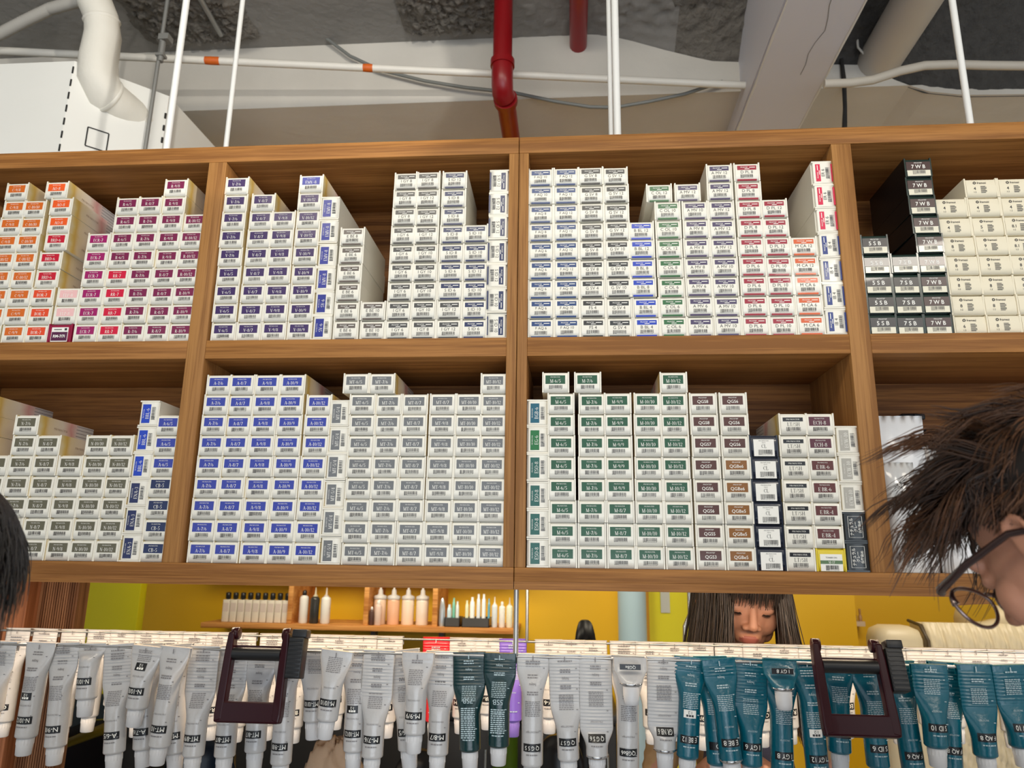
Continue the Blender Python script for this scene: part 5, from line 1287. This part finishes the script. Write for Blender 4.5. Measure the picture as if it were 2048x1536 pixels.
for i in range(6800):
    z_ = rnd.uniform(-.62, 1); ph = rnd.uniform(0, 2 * math.pi); p, d = scalp_pt(math.acos(z_), ph, .002)
    if p.y > .062 and p.z < .07: continue
    if p.y > .012 and p.z < .058: continue
    if p.y > -.02 and p.z < .022: continue
    if p.z < -.022 and p.y > -.05: continue
    c = max(CL, key=lambda q: q[0].dot(d)); cd_, flow, curl, lk, lf, tn, ph_ = c
    ln = rnd.uniform(.05, .072) * lk * (1.25 if z_ > .3 else .8 if z_ > -.05 else .5)
    if d.y > .2 and z_ > .1: ln *= 1.3
    if p.z < .065 and p.y > -.04: ln *= .5
    lift = (.62 if z_ > .25 else .25) * lf; q = p.copy(); pts = [q.copy()]; v = (d * lift + flow * .6 + Vector((rnd.gauss(0, .07), rnd.gauss(0, .07), rnd.gauss(0, .07)))).normalized()
    tip = scalp_pt(math.acos(max(-1, min(1, cd_.z))), math.atan2(cd_.y, cd_.x), .003)[0]
    for k in range(9):
        q = q + v * ln / 9
        q = q + (tip - p) * .035 * (k / 9)
        e = q - C0; en = Vector((e.x / .078, e.y / .097, e.z / .091))
        if en.length < 1: q = C0 + e / en.length
        pts.append(q.copy()); v = (v + flow * .14 + dnl * (.06 + .05 * (k > 3)) + curl * .30 * math.sin(k * .9 + ph_)).normalized()
    H.lock(pts, rnd.uniform(.0006, .0012), .0002, min(1, max(0, rnd.gauss(tn, .12))), 3, .0003)
# long curled fringe falling in front of the brow
for g in range(46):
    a0 = rnd.uniform(-.042, .062); l0 = rnd.uniform(.045, .088); cs = rnd.uniform(.16, .34); sw = rnd.gauss(0, .16); b0 = rnd.uniform(-.025, .012); tn = rnd.gauss(.5, .2); cu = rnd.uniform(.1, .32); l0 *= .62 if a0 < 0 else 1
    for i in range(11):
        a = a0 + rnd.gauss(0, .004); q = Vector((a, .070 + b0 - abs(a) * .45 + rnd.gauss(0, .003), .108 + b0 * .3 - abs(a) * .35 + rnd.gauss(0, .003))); pts = [q.copy()]; v = Vector((sw + rnd.gauss(0, .05), .8, .45 + rnd.gauss(0, .06))).normalized(); ll = l0 * rnd.uniform(.85, 1.1)
        for k in range(12):
            q = q + v * ll / 12; pts.append(q.copy()); v = (v + dnl * cs + Vector((sw * .1, -cu * (k > 5), 0))).normalized()
        H.lock(pts, rnd.uniform(.0005, .0010), .0002, min(1, max(0, rnd.gauss(tn, .12))), 3, .0002)
H.build('hair', HM, man)
# spectacles: worn by the man, a thing of its own
GM = mat('acetate_brown', L(44, 24, 24), .2, coat=.5); GR = mat('rim_bronze', L(150, 132, 128), .18, .9)
sp = ob('spectacles', None); sp.matrix_world = MM.copy(); tag(sp, 'brown spectacles with thin bronze lower rims on the person at right', 'spectacles')
for s in (-1, 1):
    MB().tube([(s * .079, -.018, .004), (s * .080, .0, .012), (s * .079, .06, .014), (s * .074, .108, .012), (s * .070, .112, .012)], [.003, .0032, .0036, .0046, .0050], 8, flat=1.2).build('temple_arm', GM, sp)
    rim = [Vector((s * (.038 + .033 * math.cos(a)), .1135 - .008 * (math.cos(a) * .5 + .5) ** 2, -.006 + .027 * math.sin(a) * (1.0 if math.sin(a) < 0 else .72))) for a in [2 * math.pi * i / 40 for i in range(40)]]
    MB().tube(rim, .0020, 8, closed=True).build('rim', GR, sp)
    br = [Vector((s * (.037 + .032 * math.cos(a)), .1140 - .008 * (math.cos(a) * .5 + .5) ** 2, -.005 + .0225 * math.sin(a) * .82)) for a in [R(-8 + 60 * i / 20) for i in range(21)]]
    MB().tube(br, [.0042 - .0024 * i / 20 for i in range(21)], 8).build('brow_bar', GM, sp)
    lens = MB(); lens.add([Vector((s * .037, .1125, -.006))] + rim, [(0, i + 1, (i + 1) % 40 + 1) for i in range(40)], 0, True)
    g = mat('lens', (1, 1, 1, 1), .02, trans=1); g.node_tree.nodes['Principled BSDF'].inputs['IOR'].default_value = 1.02
    lens.build('lens', g, sp)
MB().tube([(-.008, .114, .004), (0, .117, .007), (.008, .114, .004)], .0024, 8).build('bridge', GR, sp)

# ------------------------------------------------------------------ woman behind the tubes, head bowed
WY = .42
wf = Vector((.02, -.94, -.32)); wu = Vector((.10, -.35, 1)).normalized(); wc = at(1506, 1244, WY - .1); wc = wc - wf.normalized() * .085 + Vector((0, 0, .022))
WM = frame(wc, wf, wu)
nk = wc + Vector((0, .075, -.17)); sh = nk + Vector((0, .03, -.05))
tor = {'neck': nk, 'caps': [(sh + Vector((-.13, 0, -.01)), .05, sh + Vector((.13, 0, -.01)), .05), (sh + Vector((0, 0, -.08)), .105, sh + Vector((0, .02, -.36)), .098), (sh + Vector((0, .02, -.36)), .1, sh + Vector((0, .02, -.5)), .125),
       (sh + Vector((-.08, .02, -.5)), .085, sh + Vector((-.09, .03, -1.05)), .05), (sh + Vector((.08, .02, -.5)), .085, sh + Vector((.09, .03, -1.05)), .05)]}
hp = at(1515, 1515, .34); arms = []
for s, el, hand in ((-1, sh + Vector((-.21, -.06, -.25)), at(1395, 1560, .36)), (1, sh + Vector((.21, -.06, -.25)), hp + Vector((.02, 0, -.03)))):
    shd = sh + Vector((s * .155, 0, -.02)); arms += [(shd, .045, el, .037), (el, .036, hand, .024)]
    d_ = (hand - el).normalized(); sdv = d_.cross(Vector((0, 0, 1))).normalized(); pm = hand + d_ * .05
    arms += [(hand, .022, pm, .024)]
    for k, l_ in enumerate((.062, .072, .068, .055)):
        b_ = pm + sdv * (.013 * (k - 1.5)) + d_ * .012; m_ = b_ + d_ * l_ * .5 + Vector((0, 0, -.006)); arms += [(b_, .0088, m_, .0082), (m_, .0082, m_ + d_ * l_ * .35 + Vector((0, 0, -.02)), .007)]
    arms += [(hand + sdv * -s * .018, .011, hand + sdv * -s * .036 + d_ * .045, .008)]
zc2 = nk.z
TAN = mat('tan_shirt', L(188, 150, 104), .7, bump=.15, bscale=40)
woman = person('person', WM, 'woman with long dark hair and fringe looking down behind the tubes', True, tor, lambda w_, c: w_.z < zc2 - .01 and not (w_.y < .44 and w_.z < at(1500, 1470, .36).z), TAN, arms=arms, vox=.0038)
face_bits(woman, True)
WH_ = hairmat('dark_hair', L(40, 30, 25), L(98, 82, 70)); H = Hair(); rnd = random.Random(8)
hb = bmesh.new(); ellipsoid(hb, (0, -.020, .055), (.082, .100, .090)); ellipsoid(hb, (0, -.06, -.05), (.075, .05, .10)); hc = remeshed(hb, .006, 4); hc.materials.append(mat('scalp_dark', L(26, 17, 12)))
bmx = bmesh.new(); bmx.from_mesh(hc); bmesh.ops.delete(bmx, geom=[f for f in bmx.faces if f.calc_center_median().y > .04 and f.calc_center_median().z < .075], context='FACES'); bmx.to_mesh(hc); bmx.free(); ob('hair_cap', hc, woman)
inv = WM.to_3x3().inverted(); dn = inv @ Vector((0, 0, -1))
for i in range(240):   # fringe
    a = rnd.uniform(-.062, .062); p = Vector((a * .55, .03 + rnd.uniform(-.02, .02), .135 - abs(a) * .25)); z1 = .024 + rnd.uniform(-.012, .014) - abs(a) * .1
    pts = [p, Vector((a * .8, .072 + rnd.uniform(-.004, .004), .115 - abs(a) * .3)), Vector((a * .98, .098 - a * a * 5.5 + rnd.uniform(-.003, .003), .075)), Vector((a * 1.02, .104 - a * a * 6 + rnd.uniform(-.003, .004), .045)), Vector((a * 1.03, .103 - a * a * 6, z1))]
    H.lock(pts, .0016, .0006, min(1, max(0, rnd.gauss(.3, .25))), 3)
for i in range(2000):  # curtains at both sides and back
    s = rnd.choice((-1, 1)); yy = rnd.uniform(-.10, .074); top = Vector((s * rnd.uniform(.004, .03), yy * .7, .138 - abs(yy) * .25)); w_ = .086 + rnd.uniform(-.006, .012) - (rnd.uniform(0, .022) if yy > .02 else 0)
    sd_ = Vector((s * w_ * (1 - .25 * max(0, yy / .062)), yy, .055)); pts = [top, Vector((s * .062, yy * .9, .118)), sd_]
    q = sd_.copy(); L_ = rnd.uniform(.20, .32); fl_ = rnd.uniform(-.02, .30)
    for k in range(6):
        q = q + (dn + Vector((s * fl_ * (.35 + .1 * k), .12 * (yy > .02) * (k < 2), 0))).normalized() * L_ / 6 + Vector((rnd.gauss(0, .0012), rnd.gauss(0, .0012), 0)); pts.append(q.copy())
    H.lock(pts, .0020, .0007, min(1, max(0, rnd.gauss(.35, .28))), 3)
H.build('hair', WH_, woman)
# denim bib apron over her front
ap = MB(); nx, nz = 16, 24; vv = []
for j in range(nz + 1):
    for i in range(nx + 1):
        a = i / nx * 2 - 1; t = j / nz; hw = .085 + .075 * min(1, t * 1.6)
        vv.append((sh.x + a * hw, sh.y - .128 + .055 * a * a + .004 * noise.noise((a * 3, t * 6, 2)) + .018 * t, sh.z - .05 - t * .75))
ap.add(vv, [(j * (nx + 1) + i, j * (nx + 1) + i + 1, (j + 1) * (nx + 1) + i + 1, (j + 1) * (nx + 1) + i) for j in range(nz) for i in range(nx)], 0, True)
ao = ap.build('apron', mat('denim', L(96, 92, 108), .8, bump=.3, bscale=300, var=.2, vscale=60)); md = ao.modifiers.new('s', 'SOLIDIFY'); md.thickness = .003
ao.parent = woman; ao.matrix_parent_inverse = WM.inverted()

# ------------------------------------------------------------------ person at the left edge
lc = atd(-205, 1225, .74); lf = Vector((.25, 1, -.25)); LM = frame(lc, lf, Vector((0, 0, 1))); nk = lc + Vector((0, -.06, -.19)); sh = nk + Vector((-.02, -.02, -.06))
tor = {'neck': nk, 'caps': [(sh + Vector((-.16, 0, 0)), .055, sh + Vector((.16, 0, 0)), .055), (sh + Vector((0, 0, -.06)), .12, sh + Vector((0, 0, -.5)), .12), (sh + Vector((-.2, 0, -.03)), .05, sh + Vector((-.22, .02, -.34)), .04), (sh + Vector((.2, 0, -.03)), .05, sh + Vector((.22, .02, -.34)), .04),
       (sh + Vector((-.08, 0, -.5)), .095, sh + Vector((-.09, 0, -1.1)), .055), (sh + Vector((.08, 0, -.5)), .095, sh + Vector((.09, 0, -1.1)), .055)]}
zc3 = nk.z - .03
lp = person('person', LM, 'dark-haired person cropped by the left edge of the view', True, tor, lambda w_, c: w_.z < zc3, mat('shirt_grey', L(52, 52, 58), .8), vox=.0055)
face_bits(lp, True)
H = Hair(); rnd = random.Random(21); HL = hairmat('black_hair', L(14, 11, 10), L(40, 30, 26))
hb = bmesh.new(); ellipsoid(hb, (0, -.02, .05), (.090, .106, .094)); ellipsoid(hb, (0, -.05, -.03), (.082, .07, .10)); hc = remeshed(hb, .007, 4); hc.materials.append(mat('scalp_black', L(14, 11, 10), .6))
bmx = bmesh.new(); bmx.from_mesh(hc); bmesh.ops.delete(bmx, geom=[f for f in bmx.faces if f.calc_center_median().y > .05 and f.calc_center_median().z < .07], context='FACES'); bmx.to_mesh(hc); bmx.free(); ob('hair_cap', hc, lp)
for i in range(2600):
    ph = rnd.uniform(0, 2 * math.pi); z_ = rnd.uniform(-.3, 1); p, d = scalp_pt(math.acos(z_), ph, .014)
    if p.y > .05 and p.z < .08: continue
    v = (d * .3 + Vector((rnd.gauss(0, .1), rnd.gauss(0, .1), -.6))).normalized(); q = p.copy(); pts = [q.copy()]; ln = rnd.uniform(.03, .07)
    for k in range(7):
        q = q + v * ln / 7; e = q - Vector((0, -.015, .045)); en = Vector((e.x / .092, e.y / .110, e.z / .104))
        if en.length < 1: q = Vector((0, -.015, .045)) + e / en.length
        pts.append(q.copy()); v = (v + Vector((0, 0, -.25))).normalized()
    H.lock(pts, .0016, .0004, min(1, max(0, rnd.gauss(.3, .2))), 3)
p = Vector((.06, 0, .12))
for i in range(5):
    q = Vector((.075, -.02 + .01 * i, .085)); pts = [q + Vector((.004 * k + .012 * math.sin(k * .6 + i * .3), 0, .010 * math.sin(k * .5) + .003 * k)) for k in range(9)]
    H.lock(pts, .0004, .0002, .1, 3)
H.build('hair', HL, lp)
for o in bpy.data.objects:
    if o.type == 'MESH' and o.name.startswith('person'): pass
